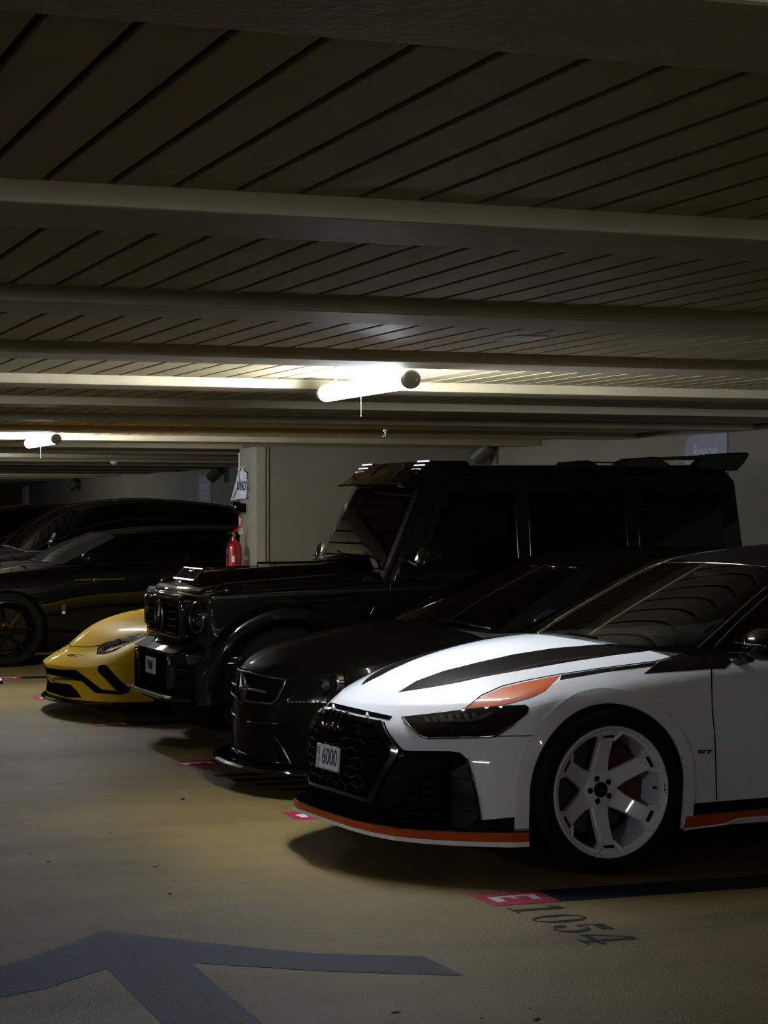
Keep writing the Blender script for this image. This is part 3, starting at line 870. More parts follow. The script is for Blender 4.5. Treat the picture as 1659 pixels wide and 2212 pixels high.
# headlights
hl = fB([(725,220),(1000,190),(1130,173),(1290,156),(1480,141),(1580,137),(1604,156),(1592,198),(1500,270),(1372,355),(1290,360),(905,368),(860,352),(800,302)])
for o in W.patch('headlight', hl, M['trim_black'], off=.003, thick=.008, step=7): pass
hls = [o for o in COL.objects if o.name.startswith('headlight')]
W.patch('running_light', fB([(960,205),(1010,240),(1200,238),(1340,190),(1360,195),(1300,232),(1210,256),(1000,258)]), M['headlight_grey'], off=.006, thick=.005, step=7)
for k in range(7):
    u = 880 + k * 55
    W.patch('reflector_fin', fB([(u,222-k*4),(u+26,220-k*4),(u+44,262-k*3),(u+16,262-k*3)]), M['headlight_grey'], off=.006, thick=.004, step=7)
for u, v in ((1090,312),(1230,305)):
    h = W.cast(*fB([(u, v)])[0], 'px')
    for sg in (1, -1):
        c = Vector((h[0].x, h[0].y * sg, h[0].z)); n = Vector((h[1].x, h[1].y * sg, h[1].z))
        MB().lathe([(-.012, .016), (.003, .020), (.006, .019), (.004, .012)], 'x', 20).build('headlight_projector', M['headlight_blue'], white, smooth=True).matrix_local = Matrix.Translation(c) @ (-n).to_track_quat('X', 'Z').to_matrix().to_4x4()
W.bead('headlight_edge', fB([(740,232),(800,304),(860,354),(905,370),(1290,362),(1372,357),(1500,272)]), .0035, M['trim_black'], off=.006)
# stripes
W.patch('bonnet_stripe', fA([(408,541),(470,503),(560,470),(680,440),(800,413),(930,393),(1060,382),(1130,378),(1290,397),(1150,414),(1000,436),(850,462),(700,488),(610,508),(520,524)]), M['graphite'], off=.0015, thick=.002, step=8)
W.patch('orange_flash', fA([(625,597),(690,557),(760,526),(850,505),(955,485),(905,535),(860,558),(770,583),(700,592)]), M['orange'], off=.0018, thick=.002, step=7)
W.bead('bonnet_seam', fA([(640,592),(690,551),(760,520),(850,499),(955,480),(1100,459),(1280,436),(1390,408)]), .0028, M['matte_black'], off=.0005)
W.patch('wing_stripe', fA([(960,483),(1100,462),(1282,440),(1270,452),(1100,474),(955,500)]), M['graphite'], off=.0015, thick=.002, step=7)
W.patch('wing_wedge', fA([(1240,478),(1292,437),(1398,410),(1460,412),(1466,462)]), M['graphite'], off=.0018, thick=.002, step=7)
W.patch('door_wedge', fA([(1462,412),(1570,408),(1512,461),(1468,462)]), M['graphite'], off=.0018, thick=.002, step=7)
W.bead('door_seam', fA([(1458,414),(1467,465),(1470,600),(1479,690),(1485,905)]), .0032, M['matte_black'], off=.0003)
W.bead('bumper_seam', fA([(735,690),(930,688)]), .002, M['matte_black'], off=.0003)
W.bead('sensor', [(x, y) for x, y in fA([(882 + 7*math.cos(t), 740 + 8*math.sin(t)) for t in [2*PI*k/16 for k in range(17)]])], .0012, M['matte_black'], off=.0005, step=3)
W.patch('bumper_corner', fB([(1272,930),(1590,900),(1590,990),(1400,1000),(1165,1014)]), M['graphite'], off=.003, thick=.005, step=7)
# badge on the wing
for q in ([(1424,736),(1447,736),(1445,740),(1431,740),(1429,744),(1438,744),(1439,741),(1446,741),(1443,748),(1421,748)], [(1450,736),(1472,736),(1470,740),(1463,740),(1459,748),(1453,748),(1457,740),(1448,740)]):
    W.patch('badge', fA(q), M['ink_black'], off=.003, thick=.003, step=3)
# side skirts
def side_poly(pts): return pts
W.patch('skirt', [(.402,.235),(1.3,.240),(2.53,.245),(2.53,.295),(1.3,.29),(.402,.288)], M['graphite'], 'side', .004, .006, .05)
W.patch('skirt_stripe', [(.402,.182),(.62,.188),(.70,.206),(2.2,.21),(2.53,.20),(2.53,.243),(1.3,.238),(.402,.233)], M['orange'], 'side', .010, .012, .05)
W.bead('skirt_edge', [(.402,.178),(.62,.184),(.70,.202),(2.2,.206),(2.53,.196)], .006, M['paint_white'], 'side', .008)
for xa, ra in ((0, .382), (2.93, .385)):
    def leg(r_): return [(xa + r_*math.cos(t), .372 + r_*math.sin(t)) for t in [PI*k/36 for k in range(37)]]
    ring = [(xa + (ra+.001), .20)] + leg(ra + .002) + [(xa - (ra+.001), .20)]
    out = [(xa + (ra+.060), .20)] + leg(ra + .060) + [(xa - (ra+.060), .20)]
    W.patch('arch_flare', ring + out[::-1], M['paint_white'], 'side', .007, .012, .03)
# chin lip: sweep along the plan of the nose, three bands
plan = [(-.945,0,.190),(-.942,.16,.188),(-.930,.31,.184),(-.898,.44,.178),(-.840,.56,.172),(-.752,.66,.168),(-.645,.76,.167),(-.545,.84,.168),(-.46,.905,.170),(-.395,.93,.172)]
def sweep(name, m, a, b, d0, d1):
    """band of the lip between heights a and b above its foot, standing d0..d1 out of the plan line"""
    pts = [Vector((x, -y, z)) for x, y, z in plan[::-1]] + [Vector(p) for p in plan[1:]]
    vs = []; n = len(pts)
    for i, p in enumerate(pts):
        t = pts[min(i+1, n-1)] - pts[max(i-1, 0)]; t.z = 0; t.normalize(); o = Vector((-t.y, t.x, 0))
        if o.x > 0 and abs(p.y) < .9: o = -o
        if abs(p.y) >= .9 and o.y * p.y < 0: o = -o
        hk = 1 + .5 * min(1, abs(p.y) / .9)
        for dd, hh in ((d1, a), (d1, b), (d0, b + .004), (d0, a)): vs.append(p + o * dd + Vector((0, 0, hh * hk)))
    fs = [[i*4+k, i*4+(k+1)%4, (i+1)*4+(k+1)%4, (i+1)*4+k] for i in range(n-1) for k in range(4)] + [[0,1,2,3], [(n-1)*4+k for k in (3,2,1,0)]]
    o = mesh(name, vs, fs, m, white, recalc=True)
    for p in o.data.polygons: p.use_smooth = False
    return o
sweep('chin_lip', M['paint_white'], -.012, .002, -.06, .034)
sweep('chin_stripe', M['orange'], .002, .029, -.05, .031)
sweep('chin_top', M['trim_black'], .029, .034, -.05, .029)
# pillars, window lines
Wg = Car(white); Wg.skin([me_g])
Wg.bead('pillar_trim', [(1162,1367),(1250,1310),(1330,1264),(1400,1227),(1419,1219)], .006, M['chrome'], off=.0, mirror=False)
Wg.bead('pillar_trim', [(1500,1406),(1560,1352),(1620,1298),(1656,1268)], .0035, M['chrome'], off=.002)
Wg.bead('window_trim', [(1531,1409),(1590,1348),(1640,1302),(1657,1287)], .0035, M['chrome'], off=.002)
Wg.bead('roof_trim', [(1424,1216),(1500,1215),(1580,1218),(1656,1225)], .0025, M['chrome'], off=.001, mirror=False)
Wg.bead('roof_rail', [(1421,1218),(1460,1205),(1510,1195),(1570,1187)], .008, M['chrome'], off=-.004, mirror=False)
# mirrors
for sg in (-1, 1):
    mr = bpy.data.objects.new('door_mirror', None); COL.objects.link(mr); mr.parent = white
    mr.location = (.79, sg * .985, .99)
    bm = bmesh.new(); bmesh.ops.create_uvsphere(bm, u_segments=24, v_segments=14, radius=1)
    for v in bm.verts:
        v.co = Vector((v.co.x * .085 * (1.1 if v.co.x < 0 else .5), v.co.y * .125, v.co.z * .082 * (1 if v.co.z > 0 else .85)))
    for f in bm.faces: f.smooth = True
    me = bpy.data.meshes.new('mirror_housing'); bm.to_mesh(me); bm.free(); link('mirror_housing', me, mr, M['trim_black'])
    MB().lathe([(.030, .052), (.043, .046)], 'x', 24).build('mirror_glass', M['chrome'], mr, smooth=True).scale = (1, 1.5, .95)
    MB().tube([(-.03, -sg*.06, -.05), (-.05, -sg*.14, -.075), (-.04, -sg*.22, -.085)], [.03, .024, .03], 10).build('mirror_arm', M['trim_black'], mr, smooth=True)
    MB().tube([(-.088, -sg*.10, .012), (-.096, 0, .010), (-.075, sg*.085, .010)], .003, 6).build('mirror_trim', M['chrome'], mr)
# cabin
cab = bpy.data.objects.new('cabin', None); COL.objects.link(cab); cab.parent = white
b = MB()
for i, (x, z) in enumerate(((.30,.955),(.55,.985),(.80,.975),(.88,.90),(.90,.60),(.30,.60))): pass
prof = [(.30,.93),(.50,.972),(.74,.975),(.86,.94),(.90,.86),(.90,.60),(.30,.60)]
vs = [Vector((x, -.66, z)) for x, z in prof] + [Vector((x, .66, z)) for x, z in prof]; n = len(prof)
b.add(vs, [list(range(n)), list(range(n, 2*n))] + [[k, (k+1)%n, n+(k+1)%n, n+k] for k in range(n)])
b.build('dashboard', M['dash'], cab, bevel=.02, smooth=True)
MB().tube([(.62 + .02*math.cos(t), -.37 + .20*math.cos(t), .955 + .055*math.sin(t)) for t in [PI*k/14 for k in range(15)]], .012, 8).build('instrument_hood', M['interior'], cab, smooth=True)
sw = [Vector((.92 + .07*math.sin(t), -.37 + .185*math.cos(t), .90 + .165*math.sin(t))) for t in [2*PI*k/32 for k in range(33)]]
b = MB().tube(sw, .016, 10)
for a in (0, PI, -PI/2): b.tube([(.91, -.37, .90), (.92 + .07*math.sin(a), -.37 + .18*math.cos(a), .90 + .16*math.sin(a))], .02, 8)
b.build('steering_wheel', M['dash'], cab, smooth=True)
for sg in (-1, 1):
    b = MB().box((1.25, sg*.37 - .24, .45), (1.78, sg*.37 + .24, .62)).box((1.70, sg*.37 - .23, .55), (1.86, sg*.37 + .23, 1.10), rot=Matrix.Rotation(.2, 3, 'Y'))
    b.box((1.90, sg*.37 - .12, 1.12), (1.98, sg*.37 + .12, 1.28), rot=Matrix.Rotation(.2, 3, 'Y'))
    b.build('seat', M['interior'], cab, bevel=.04, smooth=True)
MB().box((2.3, -.62, .45), (2.9, .62, .62)).box((2.75, -.62, .55), (2.92, .62, 1.05)).build('rear_seat', M['interior'], cab, bevel=.04, smooth=True)
MB().box((.9, -.70, .30), (3.5, .70, .36)).build('cabin_floor', M['interior'], cab)
MB().tube([(1.16, -.12, 1.275), (1.165, 0, 1.272), (1.16, .12, 1.275)], .03, 8).build('inside_mirror', M['interior'], cab, smooth=True)
# wipers
Wg.bead('wiper', [(1230,1372),(1300,1385),(1380,1395),(1450,1402)], .007, M['matte_black'], off=.012, mirror=False)
# --- wheels
def six_spoke(y_out, sg):
    """white six-spoke rim; built at the wheel's centre, outside towards sg*y"""
    R = .2925
    b = MB()
    b.lathe([(sg*(y_out), R-.003), (sg*(y_out+.003), R-.008), (sg*(y_out-.006), R-.017), (sg*(y_out-.02), R-.022), (sg*(y_out-.022), R-.034), (sg*(y_out-.19), R-.050), (sg*(y_out-.25), R-.03), (sg*(y_out-.25), R), (sg*(y_out-.02), R)], 'y', 72, closed=True)
    st = [(.045,.108,.045),(.075,.104,.046),(.095,.098,.043),(.12,.090,.0385),(.15,.078,.037),(.18,.064,.0365),(.21,.049,.036),(.224,.041,.0362),(.232,.036,.041),(.246,.028,.058),(.262,.016,.073),(.277,.012,.078)]
    for k in range(6):
        a = PI/2 + k*PI/3; c, s_ = math.cos(a), math.sin(a)
        vs = []
        for r, dp, w in st:
            for (t, dd) in ((-1, .034), (-1, .008), (-.82, 0), (.82, 0), (1, .008), (1, .034)):
                vs.append(Vector((r*c - t*w*s_, sg*(y_out - dp - dd), r*s_ + t*w*c)))
        n = len(st)
        fs = [[i*6+q, i*6+(q+1)%6, (i+1)*6+(q+1)%6, (i+1)*6+q] for i in range(n-1) for q in range(6)] + [list(range(6)), list(range((n-1)*6, n*6))]
        b.add(vs, fs)
        # raised frame at the spoke's outer end
        for t in (-1, 1):
            p = [(.222, .030, t*.033), (.246, .012, t*.052), (.276, .001, t*.074)]
            b.tube([Vector((r*c - w*s_, sg*(y_out - d - .012), r*s_ + w*c)) for r, d, w in p], [.006, .007, .008], 6)
        b.tube([Vector((.224*c - w*s_, sg*(y_out - .046), .224*s_ + w*c)) for w in (-.034, 0, .034)], .006, 6)
    b.lathe([(sg*(y_out-.13), .10), (sg*(y_out-.112), .094), (sg*(y_out-.103), .080), (sg*(y_out-.101), .05), (sg*(y_out-.101), .02)], 'y', 48)
    return b
for x, y, steer in ((0, -.975, 0), (0, .975, 0), (2.93, -.975, 0), (2.93, .975, 0)):
    sg = -1 if y < 0 else 1
    w = bpy.data.objects.new('wheel', None); COL.objects.link(w); w.parent = white; w.location = (x, y - sg*.142, .367)
    tyre_part(w, .367, .286, .142)
    rim = six_spoke(.140, sg).build('rim', M['paint_rim'], w, smooth=True, angle=30)
    b = MB()
    for k in range(6):
        a = PI/2 + k*PI/3; c, s_ = math.cos(a), math.sin(a)
        b2 = MB().prism([(.236,-.027),(.247,-.027),(.247,.027),(.236,.027)], .012, lambda u, v, d: Vector((u*c - v*s_, sg*(.140 - .041 + (u-.236)*.6 + d), u*s_ + v*c)))
        b2.build('rim_slot', M['ink_black'], w)
    for k in range(5):
        a = PI/2 + .35 + k*2*PI/5
        MB().lathe([(sg*.030, .0135), (sg*.0405, .0135), (sg*.0405, .011)], 'y', 16, org=(.052*math.cos(a), 0, .052*math.sin(a))).build('wheel_bolt', M['ink_black'], w)
    cp = MB().lathe([(sg*.03, .034), (sg*.043, .034), (sg*.046, .030)], 'y', 28).build('hub_cap', M['ink_black'], w, smooth=True)
    mb = MB()
    for k in range(4):
        mb.tube([Vector(((k-1.5)*.0095 + .0075*math.cos(t), sg*.0465, .0075*math.sin(t))) for t in [2*PI*q/16 for q in range(17)]], .0009, 4)
    mb.build('hub_emblem', M['interior_grey'], w)
    MB().lathe([(-sg*.062, .200), (-sg*.034, .200)], 'y', 60).build('brake_disc', M['interior_grey'], w, smooth=True)
    cal = MB()
    for q in range(12):
        a0, a1 = math.radians(-24 + q*7), math.radians(-24 + (q+1)*7)
        cal.prism([(.125*math.cos(a0), .125*math.sin(a0)), (.232*math.cos(a0), .232*math.sin(a0)), (.232*math.cos(a1), .232*math.sin(a1)), (.125*math.cos(a1), .125*math.sin(a1))], .05, lambda u, v, d: Vector((u, sg*(-.056 + d), v)))
    cal.build('brake_caliper', M['caliper'], w)
    MB().lathe([(sg*.075, .006), (sg*.098, .006), (sg*.10, .004)], 'y', 8, org=(.252, 0, .0)).build('valve', M['ink_black'], w)
    o = link('rim_lettering', text_mesh('GT', .022, .0006, sx=1.5, shear=.2), w, M['ink_black'])
    basis(o, (0, 0, 1), (-1, 0, 0), (.277, sg*.1395, .0))
# ---------------------------------------------------------------- dark saloons and off-roaders of smooth build
def pw(t, kn):
    if t <= kn[0][0]: return kn[0][1] + (t - kn[0][0])
    for (a, b), (c, d) in zip(kn, kn[1:]):
        if t <= c: return b + (d - b) * (t - a) / (c - a)
    return kn[-1][1] + (t - kn[-1][0])
def morph(rows, kx, kz, ys, ytop=None, nose=0.0):
    o = []
    for r in rows:
        q = []
        for x, y, z in r:
            X = pw(x, kx)
            if nose and x < -.3: X += nose * (y / .9) ** 2
            q.append((X, y * ys, pw(z, kz)))
        o.append(q)
    return o
def dark_car(name, label, loc, kx, kz, ys, paint, wheel_r, arch_r, wb, rz=0.0, nose=0.0, wmat=None, gdz=None, spokes=10, gys=None, level=3, ws='glass_dark'):
    root = empty(name, loc, label, 'car', rz)
    rows = morph(rows_w, kx, kz, ys, nose=nose)
    yw = .96 * ys
    c = arch_cutter(0, wb, yw - .02, arch_r, arch_r, wheel_r, wheel_r)
    bows = {k: (pw(-.2, kx) / -.2 * v[0] if False else v[0], v[1]) for k, v in bow_w.items()}
    me = shell_mesh(rows, 5, lambda q: bows.get(q, (0, .01)), part_w, crease_r={0: .6, 1: .5, (6, 4, 16): .3, (7, 0, 8): .4}, level=level, cutter=c)
    bpy.data.objects.remove(c)
    defs = {'slot0': ('front_bumper', paint), 'slot1': ('bonnet', paint), 'slot2': ('deck', M['interior']), 'slot3': ('front_wing', paint), 'slot4': ('front_door', paint), 'slot7': ('rear_door', paint),
            'slot8': ('rear_wing', paint), 'slot5': ('rear_bumper', paint), 'slot6': ('underbody', M['matte_black']), 'arch': ('wheel_arch_liner', M['matte_black'])}
    split_parts(me, defs, root)
    gr = morph([g0, g1, g2], kx, gdz or kz, gys or ys)
    mg = shell_mesh(gr, 5, lambda q: (-.02 if q < 7 else 0, .055), part_g, crease_r={0: .8, 2: .55}, crease_t={('col', 4, 0, 2): .7, ('col', 5, 0, 2): .3, ('col', 11, 0, 2): .7}, level=level, bottom=False)
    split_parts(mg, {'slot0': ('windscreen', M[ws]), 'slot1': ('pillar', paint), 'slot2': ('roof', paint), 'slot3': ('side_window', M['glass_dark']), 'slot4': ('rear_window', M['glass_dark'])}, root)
    for x in (0, wb):
        for sg in (-1, 1):
            simple_wheel(root, 'wheel', x, sg * (yw - .13), wheel_r, wheel_r * .76, .12, wmat or M['trim_black'], spokes)
    car = Car(root); car.skin([me, mg])
    for sg in (-1, 1):                                    # mirrors
        mr = bpy.data.objects.new('door_mirror', None); COL.objects.link(mr); mr.parent = root
        h = car.cast(pw(.80, kx), pw(1.0, kz) - .06, 'side')
        mr.location = (pw(.80, kx), sg * (abs(h[0].y) + .09 if h else yw), pw(1.02, kz) + .02)
        bm = bmesh.new(); bmesh.ops.create_uvsphere(bm, u_segments=18, v_segments=10, radius=1)
        for v in bm.verts: v.co = Vector((v.co.x * .07 * (1.1 if v.co.x < 0 else .5), v.co.y * .11, v.co.z * .075))
        for f in bm.faces: f.smooth = True
        m2 = bpy.data.meshes.new('mirror_housing'); bm.to_mesh(m2); bm.free(); link('mirror_housing', m2, mr, paint)
        MB().tube([(-.02, -sg*.06, -.04), (-.02, -sg*.13, -.07)], .02, 8).build('mirror_arm', M['trim_black'], mr)
    return root, car
def star(parent, c, r, m, m2, deep=.01):
    """three-pointed star in its ring, facing -x"""
    c = Vector(c)
    MB().tube([c + Vector((0, r*math.cos(t), r*math.sin(t))) for t in [2*PI*k/40 for k in range(41)]], r*.075, 8).build('emblem_ring', m, parent, smooth=True)
    b = MB()
    for k in range(3):
        a = PI/2 + k*2*PI/3; d = Vector((0, math.cos(a), math.sin(a))); n = Vector((0, -math.sin(a), math.cos(a)))
        tip, l, rr = c + d*r*.97, c + n*r*.13 + Vector((0,0,0)), c - n*r*.13
        top, bot = c + Vector((-deep, 0, 0)), c + Vector((deep*.4, 0, 0))
        b.add([tip, l, rr, top, bot], [[0,1,3],[0,3,2],[0,4,1],[0,2,4],[1,4,3],[2,3,4]])
    b.build('emblem_star', m, parent)
    MB().lathe([(deep*.6, r*.98), (deep, r*.98)], 'x', 32, org=c).build('emblem_back', m2, parent)
# --- the low black saloon beside the white car
kx = [(-1.0,-.83),(-.35,-.34),(0,0),(.2,.20),(.56,.52),(1.16,1.13),(2.93,2.80),(4.03,3.80)]
kz = [(0,0),(.155,.15),(.45,.46),(.7,.715),(.88,.84),(1.0,.945),(1.40,1.345)]
saloon, S = dark_car('saloon_car', 'low black saloon car with a star badge in its grille beside the white car', (4.165, 11.66, 0), kx, kz, .93, M['satin_black'], .34, .365, 2.80, rz=math.radians(1.0), nose=-.02)
fD = lambda pts: [(440 + u * .27728, 1380 + v * .27728) for u, v in pts]
gh_ = conv(S, fD([(645,322),(625,385),(585,468),(540,507)]))
z0_, z1_ = gh_[0][1] + .012, gh_[-1][1] - .012
gh = symm([(0, z0_)] + gh_ + [(0, z1_)])
S.patch('grille', gh, M['matte_black'], 'front', .003, .006, .03, mirror=False)
sg_ = [o for o in saloon.children if o.name.startswith('grille')][0]
def rim_line(car, poly, r, m, name, parent, off=.006):
    car.bead(name, poly + poly[:1], r, m, 'front', off, mirror=False, parent=parent, seg=8)
rim_line(S, gh, .007, M['trim_silver_dark'], 'grille_frame', sg_)
zc = sum(z for y, z in gh) / len(gh)
S.bead('grille_bar', [(-.33, zc-.005), (-.10, zc-.005)], .010, M['trim_silver'], 'front', .012, parent=sg_, step=.02)
honeycomb(S, [(y*.97, zc + (z-zc)*.95) for y, z in gh], .03, .016, .40, .8, M['matte_black'], sg_, off=.004, r=.002, name='grille_mesh')
h = S.cast(0, zc, 'front'); star(sg_, h[0] + Vector((-.03, 0, .0)), .088, M['trim_silver'], M['trim_black'])
MB().tube([h[0] + Vector((-.035, -.10, .01)), h[0] + Vector((-.028, -.19, .012))], .022, 10).build('emblem_mount', M['chrome'], sg_, smooth=True)
S.patch('headlight', fD([(652,490),(682,402),(760,334),(900,284),(1050,262),(1120,300),(1110,400),(1000,470),(900,492),(760,498)]), M['trim_black'], off=.004, thick=.008, step=8)
for u, v, r_ in ((940,378,.045),(1050,340,.05)):
    h = S.cast(*fD([(u, v)])[0], 'px')
    if h:
        for s_ in (1, -1):
            c = Vector((h[0].x - .004, h[0].y * s_, h[0].z))
            MB().lathe([(.02, r_), (-.012, r_), (-.016, r_*.9), (-.008, r_*.6), (-.014, r_*.3)], 'x', 24, org=c).build('headlight_projector', M['chrome'] if u > 1000 else M['headlight_grey'], saloon, smooth=True)
for k in range(9):
    u = 655 + k * 30
    S.patch('headlight_led', fD([(u,488),(u+12,484),(u+20,496),(u+8,500)]), M['interior_grey'], off=.007, thick=.004, step=5)
S.patch('intake', fD([(560,770),(700,760),(860,780),(870,960),(690,985),(570,930)]), M['matte_black'], off=.003, thick=.006, step=8)
S.bead('intake_blade', fD([(572,770),(625,850),(692,972),(655,972)]), .008, M['trim_black'], off=.012)
S.bead('bumper_rib', fD([(350,648),(460,655),(560,662),(700,660)]), .006, M['trim_black'], off=.004)
S.bead('bumper_rib', fD([(350,935),(460,948),(560,962),(720,975)]), .006, M['trim_black'], off=.004)
S.bead('bonnet_edge', fD([(300,240),(430,262),(645,322),(760,330),(900,280)]), .0035, M['matte_black'], off=.0005)
S.bead('bonnet_crease', [(700,1418),(800,1372),(880,1352),(925,1342)], .006, M['satin_black'], off=-.002)
plan2 = [(-.835,0,.135),(-.822,.25,.135),(-.77,.48,.14),(-.67,.66,.145),(-.55,.79,.15),(-.42,.87,.16)]
def lip2(plan, parent, m, h=.022, out=.05, name='chin_splitter'):
    pts = [Vector((x, -y, z)) for x, y, z in plan[::-1]] + [Vector(p) for p in plan[1:]]
    vs = []; n = len(pts)
    for i, p in enumerate(pts):
        t = pts[min(i+1, n-1)] - pts[max(i-1, 0)]; t.z = 0; t.normalize(); o = Vector((-t.y, t.x, 0))
        if o.x > 0: o = -o
        for dd, hh in ((out, 0), (out, h*.5), (out - .02, h), (-.15, h), (-.15, 0)): vs.append(p + o * dd + Vector((0, 0, hh)))
    fs = [[i*5+k, i*5+(k+1)%5, (i+1)*5+(k+1)%5, (i+1)*5+k] for i in range(n-1) for k in range(5)] + [[0,1,2,3,4], [(n-1)*5+k for k in (4,3,2,1,0)]]
    return mesh(name, vs, fs, m, parent, recalc=True)
lip2(plan2, saloon, M['trim_black'])
S.bead('wiper', [(945,1345),(990,1347),(1030,1356),(1060,1362)], .008, M['trim_black'], off=.012, mirror=False)
for px_ in (1155, 1192, 1237):
    S.bead('roof_trim', [(px_-8, 1224 + (px_-1155)*.03),(px_+8, 1224.5 + (px_-1155)*.03)], .004, M['chrome'], off=.004, mirror=False, step=4)
# --- the long black limousine behind the yellow car
kx = [(-1.0,-1.0),(-.35,-.36),(0,0),(.2,.42),(.56,.60),(1.16,1.22),(2.93,3.29),(4.03,4.45)]
kz = [(0,0),(.155,.17),(.45,.50),(.7,.80),(.88,.98),(1.0,1.075),(1.40,1.415)]
limo, Lm = dark_car('limousine', 'long black limousine with brass door handles behind the yellow car', (3.74, 22.45, 0), kx, kz, 1.0, M['paint_black'], .385, .41, 3.29, wmat=M['trim_black'], spokes=7, ws='glass_sheen')
for a, b in (((162,1253.5),(196,1252.5)),((203,1252.3),(268,1251))):
    Lm.bead('door_handle', [a, b], .012, M['brass'], off=.015, mirror=False, step=5)
Lm.bead('coach_line', [(0,1219),(60,1216),(125,1219)], .010, M['interior_grey'], off=.0)
Lm.patch('wing_badge', [(134,1320),(141,1320),(141,1326),(134,1326)], M['plate'], off=.004, thick=.004, step=3, mirror=False)
Lm.patch('wing_badge', [(133,1306),(142,1306),(142,1318),(133,1318)], M['brass_dark'], off=.003, thick=.003, step=3, mirror=False)
Lm.patch('scuttle', [(2,1216),(60,1212),(93,1219),(136,1222),(60,1221),(2,1221)], M['interior_grey'], off=.003, thick=.004, step=6)
# --- tall and low cars farther along
kx = [(-1.0,-.95),(-.35,-.36),(0,0),(.2,.42),(.56,.60),(1.16,1.25),(2.93,2.99),(4.03,3.98)]
kz = [(0,0),(.155,.24),(.45,.62),(.7,.95),(.88,1.10),(1.0,1.18),(1.40,1.73)]
suv, SV = dark_car('off_road_car', 'tall black off-road car with a cyan card in its windscreen behind the limousine', (3.86, 25.0, 0), kx, kz, 1.02, M['paint_black'], .39, .42, 2.99, gys=.98, level=2)
SV.patch('card', [(115,1152),(121,1152.5),(118,1160),(109,1165)], M['cyan'], off=.01, thick=.004, step=3, mirror=False)
kx = [(-1.0,-.85),(-.35,-.34),(0,0),(.2,.25),(.56,.56),(1.16,1.15),(2.93,2.80),(4.03,3.75)]
kz = [(0,0),(.155,.17),(.45,.46),(.7,.74),(.88,.90),(1.0,1.0),(1.40,1.43)]
far1, _ = dark_car('saloon_car', 'black saloon car whose windscreen shows between two tall black cars', (3.95, 27.5, 0), kx, kz, .95, M['paint_black'], .34, .37, 2.80, level=2)
kx = [(-1.0,-.95),(-.35,-.36),(0,0),(.2,.42),(.56,.60),(1.16,1.15),(2.93,2.99),(4.03,3.98)]
kz = [(0,0),(.155,.24),(.45,.62),(.7,.95),(.88,1.10),(1.0,1.18),(1.40,1.69)]
far2, _ = dark_car('off_road_car', 'tall black off-road car standing last in the row by the far wall sign', (3.95, 30.2, 0), kx, kz, 1.02, M['paint_black'], .39, .42, 2.99, gys=.98, level=2)
# ---------------------------------------------------------------- the yellow wedge
yel = empty('sports_car', (4.20, 16.60, 0), 'low yellow wedge sports car with slanting black intakes', 'car')
YY = [0, .28, .54, .76, .93]
def yr(nx, nz, sy, sz, tz, ny=YY, ty=.93):
    sx = [-.36, -.10, .25, .7, 1.2, 1.8, 2.4, 2.7, 3.0, 3.3]
    return fx(nx + sx + [3.50,3.58,3.62,3.64,3.65], ny + sy + [.90,.72,.5,.25,0], nz + sz + [tz]*5)
rows_y = [
 yr([-.92,-.90,-.84,-.74,-.62], [.12]*5, [.80]*10, [.12]*10, .2, [0,.26,.5,.7,.86]),
 yr([-.99,-.96,-.90,-.80,-.66], [.14]*5, [.94,.95,.95,.93,.93,.95,.97,.97,.96,.93], [.14]*10, .24),
 yr([-.97,-.94,-.88,-.78,-.64], [.22,.22,.22,.22,.23], [.96,.98,.98,.95,.95,.98,1.0,1.0,.98,.95], [.26]*10, .35),
 yr([-.99,-.955,-.885,-.775,-.63], [.325,.325,.33,.335,.34], [.97,.995,.99,.96,.96,1.0,1.015,1.015,1.0,.96], [.40]*10, .5),
 yr([-1.025,-.985,-.91,-.79,-.635], [.385,.388,.39,.40,.42], [.965,.99,.985,.95,.96,1.0,1.015,1.015,1.0,.96], [.50,.53,.54,.54,.55,.58,.6,.6,.6,.62], .62),
 yr([-.96,-.915,-.83,-.70,-.54], [.432,.438,.45,.475,.53], [.93,.95,.945,.91,.93,.97,.98,.98,.97,.93], [.635,.70,.71,.68,.69,.75,.8,.8,.78,.76], .76, [0,.27,.52,.72,.875]),
 yr([-.86,-.81,-.72,-.585,-.43], [.482,.490,.508,.545,.615], [.80,.80,.79,.77,.76,.76,.78,.80,.80,.78], [.695,.775,.80,.79,.80,.86,.93,.95,.95,.94], .92, [0,.26,.49,.66,.78], .78),
]
bow_y = {5:(-.28,-.02), 6:(-.26,-.015), 7:(-.22,.0), 8:(-.1,.01)}
def part_y(k, a, b):
    if k == 'T': return 1 if a < 7 else 2
    if k == 'B': return 6
    if b < 6: return 0 if a < 5 or b < 4 else 3
    if b < 7: return 3
    if b < 9: return 4
    return 5
c = arch_cutter(0, 2.70, .98, .355, .365, .345, .355)
me_y = shell_mesh(rows_y, 5, lambda q: bow_y.get(q, (0, .02)), part_y, crease_r={0: .8, 1: .9, (4, 0, 7): .75, (6, 0, 10): .45, (5, 4, 14): .35}, level=3, cutter=c)
bpy.data.objects.remove(c)
split_parts(me_y, {'slot0': ('front_bumper', M['yellow']), 'slot1': ('bonnet', M['yellow']), 'slot2': ('engine_deck', M['paint_black']), 'slot3': ('front_wing', M['yellow']), 'slot4': ('door', M['yellow']), 'slot5': ('rear_wing', M['yellow']), 'slot6': ('underbody', M['matte_black']), 'arch': ('wheel_arch_liner', M['matte_black'])}, yel)
